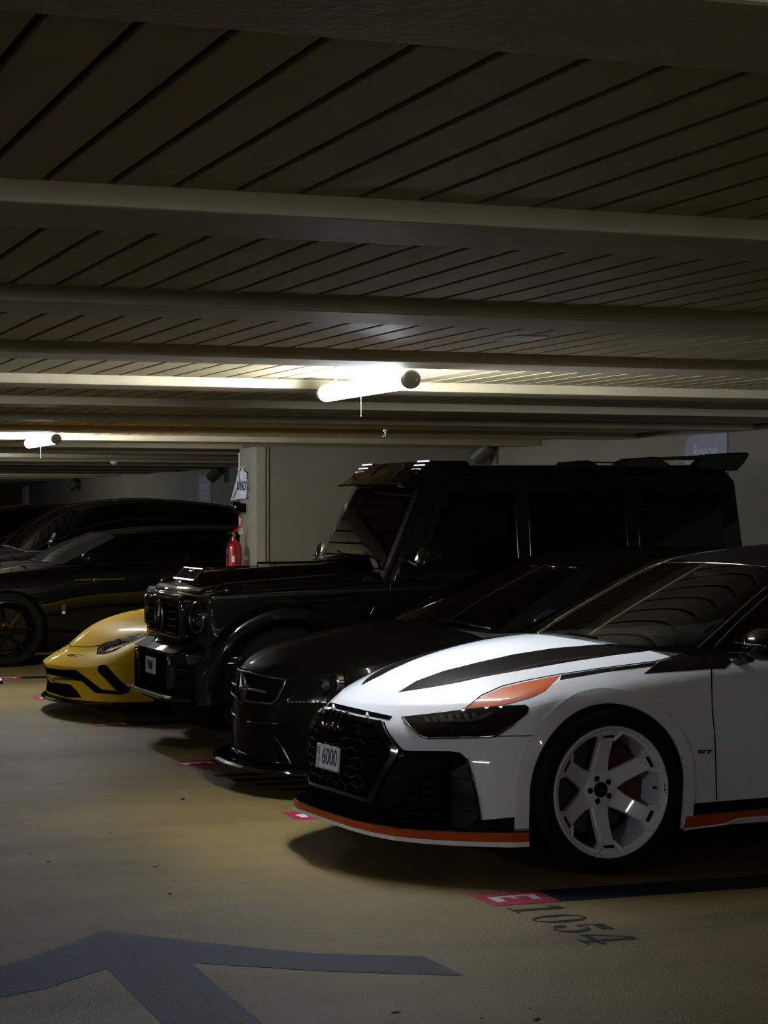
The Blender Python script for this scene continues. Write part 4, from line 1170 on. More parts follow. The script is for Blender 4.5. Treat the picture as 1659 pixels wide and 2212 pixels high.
gY0 = fx([-.02,.0,.06,.16,.30]+[.6,1.0,1.5,2.0,2.4]+[2.8,2.85,2.9,2.92,2.93], [0,.24,.44,.6,.68]+[.72,.74,.74,.7,.62]+[.5,.38,.25,.12,0], [.775,.775,.78,.785,.79]+[.80,.81,.84,.88,.9]+[.92]*5)
gY2 = fx([.98,.985,1.0,1.03,1.08]+[1.2,1.35,1.6,1.85,2.05]+[2.2,2.25,2.28,2.3,2.3], [0,.16,.3,.4,.46]+[.48,.48,.47,.45,.42]+[.38,.28,.18,.09,0], [1.10,1.10,1.095,1.085,1.07]+[1.08,1.09,1.09,1.08,1.06]+[1.03]*5)
gY1 = [(lerp(a[0], b[0], .5), lerp(a[1], b[1], .5) + (.015 if 4 <= i <= 10 else 0), lerp(a[2], b[2], .5) + .01) for i, (a, b) in enumerate(zip(gY0, gY2))]
me_yg = shell_mesh([gY0, gY1, gY2], 5, lambda q: (0, .03), lambda k, a, b: 2 if k == 'T' else (0 if b < 4 else 1 if b == 4 else 4 if b >= 10 else 3), crease_r={0: .8, 2: .4}, level=2, bottom=False)
split_parts(me_yg, {'slot0': ('windscreen', M['glass_dark']), 'slot1': ('pillar', M['yellow']), 'slot2': ('roof', M['yellow']), 'slot3': ('side_window', M['glass_dark']), 'slot4': ('rear_window', M['glass_dark'])}, yel)
for x, y, r_ in ((0, .84, .345), (2.70, .85, .355)):
    for sg in (-1, 1): simple_wheel(yel, 'wheel', x, sg*y, r_, r_*.76, .13, M['trim_black'], 10)
Y = Car(yel); Y.skin([me_y, me_yg])
fF = lambda pts: [(80 + u * .1507, 1290 + v * .1507) for u, v in pts]
Y.patch('headlight', fF([(852,815),(885,695),(1010,640),(1200,590),(1400,545),(1560,520),(1585,530),(1500,585),(1330,660),(1180,725),(1060,795),(960,812)]), M['trim_black'], off=.003, thick=.006, step=4)
Y.patch('headlight_reflector', fF([(1190,600),(1400,552),(1560,528),(1480,580),(1330,640),(1220,635)]), M['interior_grey'], off=.006, thick=.004, step=4)
for d in (0, 30, 60): Y.bead('headlight_fin', fF([(900+d,790-d*.3),(1000+d,690+d*.3),(1150+d,640+d*.3)]), .003, M['interior_grey'], off=.006)
Y.bead('headlight_trim', fF([(930,808),(1080,770),(1200,715)]), .004, M['chrome'], off=.006)
Y.patch('side_intake', fF([(872,1010),(895,980),(965,968),(1000,985),(1120,1120),(1320,1310),(1325,1355),(1230,1395),(1140,1340),(1000,1190),(880,1070)]), M['matte_black'], off=.004, thick=.008, step=4)
cen = Y.cast(*fF([(330, 1080)])[0], 'px')
up = symm([(0,.335)] + conv(Y, fF([(560,1040),(700,1150),(930,1325),(1130,1345),(1230,1395),(840,1375),(640,1200)])) + [(0,.262)])
Y.patch('mouth_slot', fF([(165,1010),(330,1038),(550,1038),(700,1150),(935,1325),(1130,1345),(1235,1395),(1100,1395),(840,1372),(640,1200),(300,1130),(170,1100)]), M['matte_black'], off=.004, thick=.008, step=4)
Y.patch('lower_intake', fF([(130,1215),(470,1245),(560,1330),(640,1440),(430,1440),(225,1370),(130,1340)]), M['matte_black'], off=.004, thick=.008, step=4)
Y.patch('blade_tip', fF([(148,1180),(270,1140),(470,1150),(640,1205),(540,1190),(260,1185)]), M['trim_black'], off=.008, thick=.008, step=4)
Y.bead('bonnet_seam', fF([(120,870),(300,760),(450,668),(470,705),(740,716),(885,690)]), .003, M['matte_black'], off=.0003)
Y.bead('bonnet_seam', fF([(445,600),(440,650)]), .003, M['matte_black'], off=.0003)
Y.patch('badge', fF([(270,785),(300,755),(350,735),(330,765),(300,790)]), M['ink_black'], off=.003, thick=.003, step=3)
Y.patch('bonnet_cut', fF([(1375,200),(1470,170),(1560,160),(1530,178),(1430,192)]), M['red'], off=.003, thick=.003, step=4)
lip2([(-1.0,0,.105),(-.97,.27,.105),(-.90,.52,.105),(-.80,.74,.11),(-.66,.92,.12)], yel, M['trim_black'], h=.02, out=.03)
MB().add([(-1.03,-.98+.72,.20)] , []) 
for sg in (-1, 1):
    MB().prism([(-.96,.10),(-.80,.10),(-.80,.235),(-.93,.225)], .012, lambda u, v, d: Vector((u, sg*(.30 + d), v))).build('splitter_fin', M['trim_black'], yel)
# ---------------------------------------------------------------- the tall square off-roader
gw = empty('off_road_car', (4.13, 14.04, 0), 'tall square black off-road car with round headlights and a roof wing', 'car')
PB = M['paint_black']
def solid_mesh(b, bevel=.0, cutter=None, seg=3):
    """bevelled solid, optionally cut; returns a mesh with slots"""
    bm = bmesh.new(); vv = [bm.verts.new(v) for v in b.v]
    for f in b.f: bm.faces.new([vv[i] for i in f])
    bmesh.ops.recalc_face_normals(bm, faces=bm.faces)
    if bevel:
        ed = [e for e in bm.edges if len(e.link_faces) == 2 and e.calc_face_angle(0) > math.radians(8)]
        bmesh.ops.bevel(bm, geom=ed, offset=bevel, segments=seg, affect='EDGES', profile=0.5, clamp_overlap=True)
    me = bpy.data.meshes.new('solid'); bm.to_mesh(me); bm.free()
    return refine(me, 0, cutter)
def side_prism(prof, y0, y1): return MB().prism(prof, 1, lambda u, v, d: Vector((u, y0 + (y1 - y0) * d, v)))
c = arch_cutter(0, 2.89, .86, .485, .485, .42, .42, depth=.30)
me1 = solid_mesh(side_prism([(-.53,.60),(-.53,1.04),(-.50,1.065),(.70,1.13),(3.48,1.16),(3.50,.52),(2.2,.47),(.6,.47)], -.86, .86), .03, c)
bpy.data.objects.remove(c)
split_parts(me1, {'slot0': ('body', PB), 'arch': ('wheel_arch_liner', M['matte_black'])}, gw, 30)
# bonnet with its raised middle
me2 = solid_mesh(side_prism([(-.53,1.05),(-.50,1.09),(-.30,1.125),(.72,1.195),(.74,1.05)], -.63, .63), .03)
split_parts(me2, {'slot0': ('bonnet', PB)}, gw, 30)
b = MB().add([(-.455,-.36,1.105),(-.385,-.31,1.195),(.68,-.30,1.24),(.72,-.36,1.17),(-.455,.36,1.105),(-.385,.31,1.195),(.68,.30,1.24),(.72,.36,1.17),(-.455,-.36,1.05),(.72,-.36,1.05),(-.455,.36,1.05),(.72,.36,1.05)],
    [[0,1,2,3],[4,5,6,7],[1,2,6,5],[0,1,5,4],[2,3,7,6],[8,0,3,9],[10,4,7,11],[8,10,4,0],[9,3,7,11],[8,9,11,10]])
me3 = solid_mesh(b, .02); split_parts(me3, {'slot0': ('bonnet_bulge', PB)}, gw, 30)
# scoop in the bulge: chrome frame, mesh
q = [(-.462,-.27,1.122),(-.392,-.25,1.196),(-.392,.25,1.196),(-.462,.27,1.122)]
sc = MB().add([(x-.004, y, z+.006) for x, y, z in q], [[0,1,2,3]]).build('bonnet_scoop', M['matte_black'], gw)
b = MB(); qq = [Vector((x-.006, y, z+.010)) for x, y, z in q]
for a_, c_ in ((0,1),(1,2),(2,3),(3,0)): b.tube([qq[a_], qq[c_]], .009, 6)
b.tube([qq[1].lerp(qq[2], .40), qq[1].lerp(qq[2], .44) + Vector((-.02,0,-.018)), qq[1].lerp(qq[2], .56) + Vector((-.02,0,-.018)), qq[1].lerp(qq[2], .60)], .008, 6)
b.build('scoop_frame', M['chrome'], sc)
b = MB()
for k in range(8):
    for j in range(4):
        o_ = qq[0].lerp(qq[1], .12 + .10*k); e_ = qq[3].lerp(qq[2], .12 + .10*k)
        p0 = o_.lerp(e_, .1 + .2*j); p1 = o_.lerp(e_, .2 + .2*j) + Vector((-.008,0,-.004)); p2 = o_.lerp(e_, .3 + .2*j)
        b.tube([p0, p1, p2], .0022, 4)
tag(b.build('scoop_mesh', M['interior_grey'], sc), kind='stuff')
# front lip of the bonnet
b = MB().add([(-.52,-.46,1.045),(-.46,-.40,1.10),(-.40,-.40,1.118),(-.40,-.46,1.06),(-.52,.46,1.045),(-.46,.40,1.10),(-.40,.40,1.118),(-.40,.46,1.06)], [[0,1,2,3],[4,5,6,7],[0,1,5,4],[1,2,6,5],[2,3,7,6],[3,0,4,7]])
split_parts(solid_mesh(b, .012), {'slot0': ('bonnet_lip', PB)}, gw, 30)
# grille
split_parts(solid_mesh(MB().box((-.615,-.455,.725), (-.50,.455,1.035)), .035), {'slot0': ('grille', PB)}, gw, 30)
gr_ = [o for o in gw.children if o.name.startswith('grille')][0]
MB().box((-.619,-.405,.765), (-.612,.405,.995)).build('grille_well', M['matte_black'], gr_)
for k in range(5):
    z = .785 + k * .048
    MB().box((-.632,-.40,z-.008), (-.612,.40,z+.008)).build('grille_slat', M['trim_black'], gr_, bevel=.004)
for y in (-.2, .2): MB().box((-.628, y-.006,.768), (-.612, y+.006,.992)).build('grille_bar', M['trim_black'], gr_)
star(gr_, (-.645, 0, .88), .108, M['trim_silver'], M['trim_black'], .014)
b = MB()
for q_ in ((-.455,.725,.455,.738),(-.455,1.022,.455,1.035)): b.box((-.622, q_[0]+.03, q_[1]), (-.612, q_[2]-.03, q_[3]))
b.build('grille_frame', M['trim_black'], gr_, bevel=.003)
# headlights and winkers
for sg in (-1, 1):
    h_ = bpy.data.objects.new('headlight', None); COL.objects.link(h_); h_.parent = gw; h_.location = (-.545, sg*.70, .90); h_.rotation_euler = (0, 0, -sg*.20)
    MB().lathe([(.05,.112),(-.02,.110),(-.032,.100),(-.026,.090),(.0,.088)], 'x', 40).build('headlight_ring', M['trim_silver'], h_, smooth=True)
    MB().lathe([(.01,.09),(.006,.06),(.02,.02)], 'x', 32).build('headlight_reflector', M['trim_silver_dark'], h_, smooth=True)
    MB().lathe([(.0,.089),(-.014,.075),(-.022,.045),(-.025,.01)], 'x', 32).build('headlight_lens', M['lens'], h_, smooth=True)
    MB().lathe([(.005,.045),(-.006,.04),(-.010,.02)], 'x', 24, org=(0,0,-.01)).build('headlight_projector', M['chrome'], h_, smooth=True)
    bm = bmesh.new(); bmesh.ops.create_uvsphere(bm, u_segments=20, v_segments=12, radius=1)
    for v in bm.verts: v.co = Vector((v.co.x*.10 - .0, v.co.y*.055, max(v.co.z, -.3)*.055))
    for f in bm.faces: f.smooth = True
    me = bpy.data.meshes.new('winker'); bm.to_mesh(me); bm.free(); link('winker', me, gw, M['trim_black']).location = (-.36, sg*.745, 1.075)
# flared wings
for xa in (0, 2.89):
    for sg in (-1, 1):
        b = MB(); n = 24; vs = []
        for k in range(n + 1):
            t = math.radians(-8 + 196*k/n); c_, s_ = math.cos(t), math.sin(t)
            for r_, y in ((.475,.84),(.475,.975),(.50,.985),(.565,.965),(.60,.86),(.60,.84)): vs.append(Vector((xa + r_*c_, sg*y, .42 + r_*s_*(1 if s_ < 0 else .97))))
        m_ = 6
        b.add(vs, [[i*m_+k, i*m_+(k+1)%m_, (i+1)*m_+(k+1)%m_, (i+1)*m_+k] for i in range(n) for k in range(m_)] + [list(range(m_)), [n*m_+k for k in range(m_)][::-1]])
        b.build('wheel_flare', PB, gw, smooth=True, angle=40)
for x in (0, 2.89):
    for sg in (-1, 1): simple_wheel(gw, 'wheel', x, sg*.80, .42, .30, .145, M['trim_black'], 12)
BX = .10
_before = set(gw.children)
# bumper
b = MB(); plan_b = [(-.775,0),(-.775,.50),(-.74,.68),(-.66,.84),(-.52,.94),(-.40,.965),(-.40,.80),(-.45,.0)]
pts = plan_b + [(x, -y) for x, y in plan_b[::-1] if y > 0]
b.prism(pts, 1, lambda u, v, d: Vector((u + (.05 if d == 0 else 0) * (1 if u < -.6 else 0), v, .38 + .29*d)))
split_parts(solid_mesh(b, .025), {'slot0': ('front_bumper', PB)}, gw, 30)
bp_ = [o for o in gw.children if o.name.startswith('front_bumper')][0]
b = MB().add([(-.80,-.56,.655),(-.62,-.62,.735),(-.50,-.62,.735),(-.50,-.56,.64),(-.80,.56,.655),(-.62,.62,.735),(-.50,.62,.735),(-.50,.56,.64)], [[0,1,2,3],[4,5,6,7],[0,1,5,4],[1,2,6,5],[2,3,7,6],[3,0,4,7]])
split_parts(solid_mesh(b, .015), {'slot0': ('bumper_shelf', PB)}, gw, 30)
for sg in (-1, 1):
    b = MB().add([(-.80,sg*.40,.40),(-.80,sg*.40,.64),(-.78,sg*.50,.655),(-.74,sg*.50,.40),(-.66,sg*.40,.40),(-.66,sg*.40,.64),(-.66,sg*.52,.655),(-.66,sg*.52,.40)], [[0,1,2,3],[4,5,6,7],[0,1,5,4],[1,2,6,5],[2,3,7,6],[3,0,4,7]])
    split_parts(solid_mesh(b, .012), {'slot0': ('bumper_upright', PB)}, gw, 30)
    MB().prism([(-.765,.56),(-.70,.78),(-.62,.86),(-.60,.80),(-.70,.56)], .17, lambda u, v, d: Vector((u - .012, sg*v, .42 + d))).build('side_intake', M['matte_black'], gw)
    for k, z in enumerate((.455,.475,.535,.555)):
        MB().tube([(-.785, sg*.57, z), (-.735, sg*.74, z), (-.675, sg*.85, z)], .006, 6).build('intake_slat', M['trim_black'], gw, smooth=True)
    MB().lathe([(-.02,.035),(-.032,.03),(-.03,.018)], 'x', 20, org=(-.77, sg*.46, .60)).build('fog_lamp', M['chrome'], gw, smooth=True)
    MB().prism([(-.70,.84),(-.52,.945),(-.46,.955),(-.46,.90)], .26, lambda u, v, d: Vector((u - .02, sg*(v + .012), .36 + d))).build('bumper_corner', M['paint_black'], gw, bevel=.008)
MB().box((-.775,-.38,.42), (-.770,.38,.63)).build('bumper_well', M['matte_black'], gw)
lip2([(-.80,0,.345),(-.80,.40,.345),(-.78,.56,.345),(-.70,.78,.35),(-.58,.92,.355)], gw, M['trim_black'], h=.03, out=.045, name='chin_lip')
MB().tube([(-.85,-.52,.372),(-.85,.52,.372)], .006, 6).build('lip_trim', M['trim_silver'], gw)
MB().box((-.70,-.75,.28), (-.2,.75,.36)).build('skid_plate', M['matte_black'], gw, bevel=.01)
npl = bpy.data.objects.new('number_plate', None); COL.objects.link(npl); npl.parent = gw; npl.location = (-.806, 0, .545)
MB().box((-.004,-.135,-.056), (.004,.135,.056)).build('plate', M['plate_dim'], npl, bevel=.003)
MB().box((.004,-.08,-.03), (.036,.08,.03)).build('plate_holder', M['matte_black'], npl)
o = link('digits', text_mesh('VV860', .085, .0008, sx=.62, offset=.0012), npl, M['ink_black']); basis(o, (0,-1,0), (0,0,1), (-.0048, 0, 0))
for o in set(gw.children) - _before: o.location.x += BX
# cabin
def hull(pts, bevel, name, m):
    bm = bmesh.new()
    for p in pts: bm.verts.new(p)
    bmesh.ops.convex_hull(bm, input=bm.verts)
    bmesh.ops.dissolve_limit(bm, angle_limit=.02, verts=bm.verts, edges=bm.edges)
    b = MB(); bm.verts.index_update(); b.add([v.co for v in bm.verts], [[v.index for v in f.verts] for f in bm.faces]); bm.free()
    me = solid_mesh(b, bevel); split_parts(me, {'slot0': (name, m)}, gw, 25); return me
S2 = lambda l: l + [(x, -y, z) for x, y, z in l]
me4 = hull(S2([(.70,.80,1.12),(3.48,.83,1.15),(3.49,.83,1.12),(1.03,.71,1.80),(3.44,.73,1.83)]), .02, 'cabin_wall', PB)
me5 = hull(S2([(1.02,.715,1.79),(3.45,.735,1.82),(1.12,.66,1.895),(3.40,.67,1.915),(1.16,.56,1.925),(3.36,.57,1.945)]), .02, 'roof', PB)
G = Car(gw); G.skin([me1, me2, me3, me4, me5])
# glass
G.patch('windscreen', [(-.70,1.20),(-.61,1.77),(.61,1.77),(.70,1.20)], M['glass_dim'], 'front', .006, .004, .06, mirror=False)
for xs in (((.98,1.20),(1.70,1.20),(1.70,1.74),(1.22,1.74)), ((1.80,1.20),(2.55,1.20),(2.55,1.74),(1.80,1.74)), ((2.66,1.20),(3.34,1.20),(3.32,1.74),(2.66,1.74))):
    G.patch('side_window', list(xs), M['glass_dark'], 'side', .004, .004, .08)
for x in (1.76, 2.605):
    G.bead('pillar_trim', [(x - .05, 1.17), (x - .05, 1.75)], .007, M['trim_black'], 'side', .006)
    G.bead('pillar_trim', [(x + .045, 1.17), (x + .045, 1.75)], .006, M['trim_black'], 'side', .006)
G.bead('door_seam', [(.74,.60),(.74,1.12)], .005, M['trim_black'], 'side', .002)
G.bead('door_seam', [(1.76,.60),(1.76,1.12)], .005, M['trim_black'], 'side', .002)
G.bead('windscreen_pillar', [(.74,1.13),(1.05,1.80)], .012, M['trim_black'], 'side', -.004)
G.bead('side_rail', [(.55,.86),(1.75,.87),(2.35,.87)], .016, M['trim_black'], 'side', .004)
for x in (1.55, 2.42): G.bead('door_handle', [(x-.08,1.03),(x+.08,1.03)], .014, M['trim_black'], 'side', .022)
G.bead('vent_strip', [(642,1301),(690,1298),(773,1291)], .006, M['trim_silver'], off=.004)
G.patch('wing_vent', [(645,1290),(785,1278),(775,1303),(648,1308)], M['matte_black'], off=.003, thick=.004)
G.bead('vent_strip', [(800,1326),(808,1311)], .004, M['trim_silver'], off=.004)
for z in (.80,.86): pass
# sun visor over the windscreen, with two lamp pods
me6 = hull(S2([(.90,.70,1.795),(.93,.72,1.80),(1.10,.73,1.80),(1.12,.69,1.93),(1.38,.67,1.955),(1.42,.69,1.88),(1.10,.60,1.955)]), .012, 'sun_visor', PB)
for sg in (-1, 1):
    b = MB()
    for k in range(4):
        f = k / 3
        b.box((1.0 + .085*f, sg*.58 - .085 - .03*f, 1.862 + .085*f), (1.03 + .085*f, sg*.58 + .085 + .03*f, 1.872 + .085*f))
    b.build('visor_lamp', M['trim_silver'], gw)
MB().tube([(.895,-.68,1.797),(.89,0,1.797),(.895,.68,1.797)], .007, 8).build('visor_edge', M['trim_black'], gw, smooth=True)
# roof wing
b = MB().add([(2.62,-.62,1.985),(2.62,.62,1.985),(3.50,.66,2.02),(3.50,-.66,2.02),(2.62,-.62,2.0),(2.62,.62,2.0),(3.52,.66,2.045),(3.52,-.66,2.045)], [[0,1,2,3],[4,5,6,7],[0,1,5,4],[1,2,6,5],[2,3,7,6],[3,0,4,7]])
rw = bpy.data.objects.new('roof_wing', None); COL.objects.link(rw); rw.parent = gw
for sg in (-1, 1):
    MB().prism([(2.62,1.92),(2.66,1.985),(2.86,2.0),(2.90,1.985),(2.98,1.945),(2.98,1.92)], .14, lambda u, v, d: Vector((u, sg*(.62 - d), v))).build('wing_foot', PB, rw, bevel=.008)
    MB().prism([(3.12,1.93),(3.20,1.995),(3.26,2.02),(3.56,2.035),(3.58,2.02),(3.54,1.96),(3.48,1.90),(3.30,1.90)], .10, lambda u, v, d: Vector((u, sg*(.72 - d), v))).build('wing_end', PB, rw, bevel=.012)
    MB().box((2.84, sg*.55-.02, 1.978), (3.24, sg*.55+.02, 1.990)).build('wing_rod', PB, rw)
MB().prism([(3.20,1.985),(3.26,2.015),(3.54,2.03),(3.54,2.0),(3.3,1.985)], 1.26, lambda u, v, d: Vector((u, -.63 + d, v))).build('wing_plane', PB, rw, bevel=.005)
# mirrors, wipers, spare wheel
for sg in (-1, 1):
    mr = bpy.data.objects.new('door_mirror', None); COL.objects.link(mr); mr.parent = gw; mr.location = (.95, sg*1.04, 1.285)
    b = MB().add([(-.11,-.13,-.06),(-.11,.13,-.06),(.05,.13,-.07),(.05,-.13,-.07),(-.06,-.12,.085),(-.06,.12,.085),(.05,.12,.095),(.05,-.12,.095)], [[0,1,2,3],[4,5,6,7],[0,1,5,4],[1,2,6,5],[2,3,7,6],[3,0,4,7]])
    b.build('mirror_housing', M['trim_black'], mr, bevel=.03, smooth=True)
    MB().tube([(-.122,-.10,-.035),(-.118,0,-.025),(-.10,.12,-.01)], .008, 6).build('mirror_stripe', M['trim_silver'], mr)  # silver strip along the front of the housing
    MB().box((-.04, -.13 if sg > 0 else .08, -.08), (.03, -.2+.13 if False else (-.08 if sg > 0 else .20), -.02)).build('mirror_arm', M['trim_black'], mr, bevel=.01)
for y0, y1 in ((.50,.12),(-.05,-.45)):
    a_ = G.cast(y0 - .05, 1.215, 'front')[0]; b1 = G.cast(y1, 1.29, 'front')[0]
    b = MB().tube([a_ + Vector((-.05,0,-.02)), a_ + Vector((-.06,0,.03)), (a_ + b1)/2 + Vector((-.05,0,0)), b1 + Vector((-.03,0,0))], .009, 6)
    b.tube([b1 + Vector((-.03,.16,.03)), b1 + Vector((-.03,-.12,-.02))], .006, 6)
    b.build('wiper', M['trim_black'], gw)
b = MB().lathe([(3.50,.30),(3.52,.36),(3.60,.385),(3.70,.37),(3.72,.30),(3.72,.02)], 'x', 48, org=(0,0,1.02)); b.build('spare_wheel', M['trim_black'], gw, smooth=True)
MB().box((3.38,-.8,.45), (3.60,.8,.70)).build('rear_bumper', M['trim_black'], gw, bevel=.02)
# ---------------------------------------------------------------- things on the walls
YS = Vector((0, 1, 0)); ZS = Vector((0, 0, 1))
def wall_sign(y0, y1, z0, z1, label, lines, rnd=.12, m='sign'):
    """plate on the back wall; its reading direction runs towards -y"""
    t = empty('wall_sign', (XB, (y0+y1)/2, (z0+z1)/2), label, 'sign')
    w, h = (y1-y0)/2, (z1-z0)/2
    pl = [(-w,-h),(w,-h)] + [(w,h-rnd)] + [(w - rnd + rnd*math.cos(a), h - rnd + rnd*math.sin(a)) for a in (PI/8, PI/4, 3*PI/8)] + [(w-rnd,h),(-w,h)]
    MB().prism(pl, .012, lambda u, v, d: Vector((-d, u, v))).build('plate', M[m], t)
    for body, size, z in lines:
        o = link('lettering', text_mesh(body, size, .0006, sx=.85), t, M['sign_text']); basis(o, (0,-1,0), (0,0,1), (-.0130, 0, z))
    for y in (-w+.03,): MB().lathe([(-.012,.008),(-.016,.006)], 'x', 10, org=(0, y, h-.035)).build('screw', M['steel'], t)
    return t
a, b_ = at_x(1482, 940, XB), at_x(1573, 940, XB)
tp = at_x(1527, 938, XB).z; c0_ = at_x(1527, 975, XB).z
wall_sign(b_.y, a.y, tp - .62, tp, 'lilac grey sign reading Réservé on the wall behind the roof wing', [('Réservé', .15, c0_ - tp + .31), ('HÔTEL', .11, c0_ - tp + .12)])
a, b_ = at_x(430, 1030, XB), at_x(457, 1030, XB); tp = at_x(443, 1027, XB).z
wall_sign(b_.y, a.y, tp - .62, tp, 'lilac grey sign on the far wall left of the pillar', [('Réservé', .16, .14), ('HÔTEL', .16, -.02)])
a, b_ = at_x(50, 1054, XB), at_x(61, 1054, XB); tp = at_x(55, 1052, XB).z
wall_sign(b_.y, a.y, tp - .62, tp, 'pale sign with a thin dark logo on the far wall, above the last cars', [], .1, 'paper')
def wall_spot(px, py, label):
    p = at_x(px, py, XB)
    t = empty('wall_spotlight', (XB, p.y - .05, p.z + .04), label, 'spotlight')
    d = Vector((-.50, .60, -.62)).normalized(); c = Vector((-.13, .02, .0))
    a_ = c - d * .10; e = c + d * .15
    rot = d.to_track_quat('X', 'Z').to_matrix().to_4x4(); rot.translation = c
    o = MB().lathe([(-.11,.075),(-.10,.085),(.13,.085),(.13,.076),(.02,.070)], 'x', 28).build('barrel', M['beam_dark'], t, smooth=True); o.matrix_local = rot
    MB().box((-.09,-.07,-.03), (-.0,-.045,.03)).box((-.012,-.09,-.14), (0,-.03,.06)).build('bracket', M['beam_dark'], t, bevel=.003)
    return t
wall_spot(1066, 982, 'dark cylindrical wall spotlight beside the partition corner')
wall_spot(483, 1028, 'dark cylindrical wall spotlight just left of the pillar')
wall_spot(173, 1051, 'dark cylindrical wall spotlight above the roof of the tall dark car')
# fire extinguisher on the pillar's end
cx = at_y(503, 1190, 20.12)
ex = empty('fire_extinguisher', (PX0 - .20, 20.45, .81), 'red fire extinguisher hung on the end of the pillar', 'extinguisher')
MB().lathe([(.0,.075),(.01,.083),(.02,.085),(.42,.085),(.455,.078),(.485,.055),(.50,.03),(.53,.026)], 'z', 36).build('cylinder', M['red'], ex, smooth=True)
b = MB().lathe([(.53,.02),(.57,.022),(.58,.012)], 'z', 16); b.box((-.05,-.012,.565), (.02,.012,.585)); b.build('valve', M['brass'], ex, bevel=.002)
MB().tube([(.0,0,.585), (.03,-.0,.61), (.075,0,.645)], .011, 8).tube([(-.02,0,.58), (.05,0,.60)], .008, 6).build('lever', M['red'], ex)
MB().tube([(-.02,-.02,.56), (-.08,-.05,.53), (-.10,-.06,.40), (-.10,-.05,.15)], .010, 8).build('hose', M['matte_black'], ex, smooth=True)
def ext_label(z0, z1, a0, a1, m):
    n = 6; vs = []
    for k in range(n + 1):
        t = math.radians(lerp(a0, a1, k/n))
        for z in (z0, z1): vs.append((.0862*math.cos(t), .0862*math.sin(t), z))
    mesh('label', vs, [[2*k, 2*k+2, 2*k+3, 2*k+1] for k in range(n)], m, ex, smooth=True)
ext_label(.36,.43,190,212,M['paper']); ext_label(.22,.33,190,205,M['paper']); ext_label(.28,.345,243,263,M['paper'])
MB().box((.05,-.03,.30), (.18,.03,.34)).box((.172,-.04,.24), (.18,.04,.40)).build('hanger', M['steel'], ex)
# signs on the end of the pillar, which faces the aisle
XE = PX0 - 0.021
def E(px, py, out=0.0): return at_x(px, py, XE - out)
def face_sign(name, label, px0, py0, px1, py1, m, bits):
    p, q = E(px0, py0), E(px1, py1)
    t = empty(name, (XE, (p.y+q.y)/2, (p.z+q.z)/2), label, 'sign'); w, h = abs(q.y-p.y)/2, abs(q.z-p.z)/2
    MB().box((-.004,-w,-h), (0,w,h)).build('plate', m, t)
    for (u0,v0,u1,v1,mm) in bits: MB().box((-.0055,-u1*w,v0*h), (-.004,-u0*w,v1*h)).build('pictogram', mm, t)
face_sign('safety_sign', 'small red sign with a white extinguisher shape on the pillar', 516, 1114, 524, 1138, M['red_plain'], [(-.6,-.8,-.15,.7,M['paper']),(-.5,.7,-.25,.85,M['paper']),(.2,-.3,.35,.5,M['paper']),(.5,-.75,.8,-.5,M['paper']),(.2,.3,.75,.42,M['paper'])])
face_sign('safety_notice', 'small yellow and white notice under the red sign on the pillar', 516, 1140, 524, 1154, M['paper'], [(-.8,.05,-.1,.9,M['yellow']),(.1,.05,.8,.9,M['yellow']),(-.3,-.9,-.05,.9,M['ink_black']),(.2,-.3,.7,-.1,M['ink_black'])])
# the paper in a plastic sleeve, drooping from two clips
sh = empty('paper_notice', E(518, 1048, .03), 'curling white paper notice in a plastic sleeve hung at the pillar corner', 'notice')
def loc(p): return p - Vector(sh.location)
cols = [((515,1018),(498,1082)), ((519,1017),(515,1078)), ((526,1017),(524,1077)), ((532,1021),(532,1077))]
vs = []; nr = 8
for i, (a_, b1) in enumerate(cols):
    for k in range(nr + 1):
        f = k / nr; px_, py_ = lerp(a_[0], b1[0], f), lerp(a_[1], b1[1], f)
        vs.append(loc(E(px_, py_, .03 + (.0 if i == 0 else .025 * math.sin(f*PI) * (1 if i == 1 else -1)))))
fs = [[i*(nr+1)+k, (i+1)*(nr+1)+k, (i+1)*(nr+1)+k+1, i*(nr+1)+k+1] for i in range(3) for k in range(nr)]
mesh('sheet', vs, fs, M['paper'], sh)
fv = [loc(E(px_, py_, .04 + .05*f)) for px_, py_, f in ((514.5,1018,0),(517,1040,.5),(509,1060,.4),(499,1082,0),(508,1050,.1))]
mesh('folded_corner', fv, [[0,1,4],[1,2,4],[2,3,4],[0,4,3]], M['paper'], sh)
for ch, px_ in (('U', 514.5), ('N', 521.5), ('O', 527.8)):
    o = link('lettering', text_mesh(ch, .125, .0006, sx=1.1, offset=.002), sh, M['ink_black']); basis(o, (0,-1,0), (0,0,1), loc(E(px_, 1050, .075)))
b = MB()
for px_ in (516, 524):
    p = loc(E(px_, 1013, .03)); b.lathe([(-.02,.010),(.0,.014),(.02,.008)], 'z', 10, org=p)
    b.tube([p + Vector((0,0,.01)), p + Vector((.03,0,.03))], .004, 5)
b.build('clip', M['paper'], sh, smooth=True)
e = MB()
for k in range(9): e.lathe([(-.008,.004),(0,.007),(.008,.004)], 'z', 6, org=loc(E(532.5, 1024 + k*6, .035)))
e.build('sleeve_edge', M['paper'], sh)
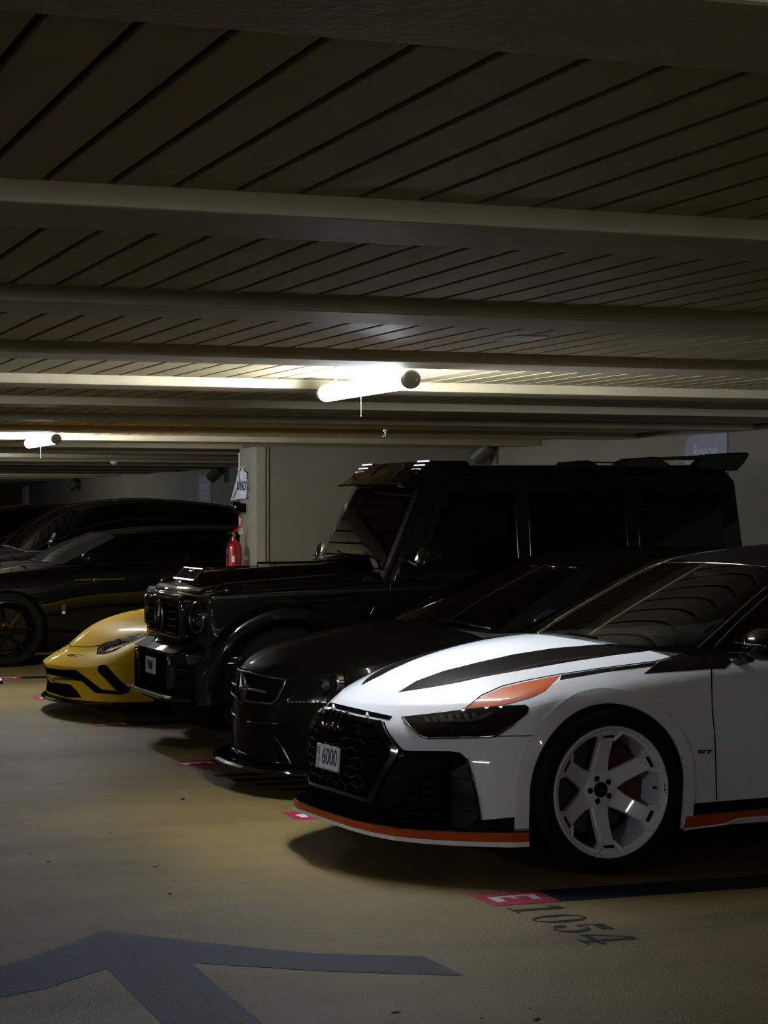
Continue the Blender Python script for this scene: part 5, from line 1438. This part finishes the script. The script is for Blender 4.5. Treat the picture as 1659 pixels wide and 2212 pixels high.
# alarm sounder under the notice, conduit above
sd = empty('alarm_sounder', E(511, 1096, .07), 'small black rounded alarm sounder fixed on the pillar below the paper notice', 'alarm')
MB().lathe([(-.07,.02),(-.065,.04),(-.02,.052),(.03,.048),(.06,.035),(.065,.01)], 'z', 24).build('body', M['trim_black'], sd, smooth=True)
MB().box((.0,-.12,-.05), (.07,-.02,.04)).build('bracket', M['matte_black'], sd, bevel=.004)
p0, p1 = E(517, 978, .012), E(517, 1012, .012)
cd = MB().tube([p0, p1], .008, 10).build('conduit', M['paper'], smooth=True)
tag(cd, 'thin pale conduit running up the pillar edge above the paper notice', 'conduit')
# smoke detector far along the ceiling
p = at_z(247, 997, ZB - .002)
tag(MB().lathe([(0,.055),(-.02,.055),(-.04,.035),(-.045,.01)], 'z', 24, org=(p.x, p.y, ZB)).build('smoke_detector', M['paper'], smooth=True), 'small round smoke detector under a beam left of the pillar', 'detector')
# small sprinkler under the beam beyond the lamp
p = at_z(833, 928, ZB)
tag(MB().lathe([(0,.02),(-.015,.02),(-.02,.008),(-.05,.008),(-.052,.025),(-.056,.025)], 'z', 14, org=(p.x, p.y, ZB)).build('sprinkler', M['steel'], smooth=True), 'tiny metal sprinkler head under the beam behind the near tube lamp', 'sprinkler')
# a white shoe whose toe just shows
p = at_z(2, 1477, 0)
so = empty('shoe', (p.x - .13, p.y, 0), 'white shoe with a dark sole standing at the picture edge', 'shoe')
bm = bmesh.new(); bmesh.ops.create_uvsphere(bm, u_segments=20, v_segments=12, radius=1)
for v in bm.verts:
    x, y, z = v.co; v.co = Vector((x*.145, y*.05*(1 - .15*x), .025 + max(z, -.02)*(.062 if x > .1 else .062 + .05*min(1, -(x-.1)))))
for f in bm.faces: f.smooth = True
me = bpy.data.meshes.new('upper'); bm.to_mesh(me); bm.free(); link('upper', me, so, M['paper'])
MB().prism([(.15*math.cos(t), .054*math.sin(t)*(1 - .12*math.cos(t))) for t in [2*PI*k/24 for k in range(24)]], .024, lambda u, v, d: Vector((u, v, .001 + d))).build('sole', M['matte_black'], so)
MB().tube([(.03,-.02,.085),(.05,.02,.08),(.00,-.02,.095),(.02,.02,.09)], .004, 6).build('laces', M['interior_grey'], so)
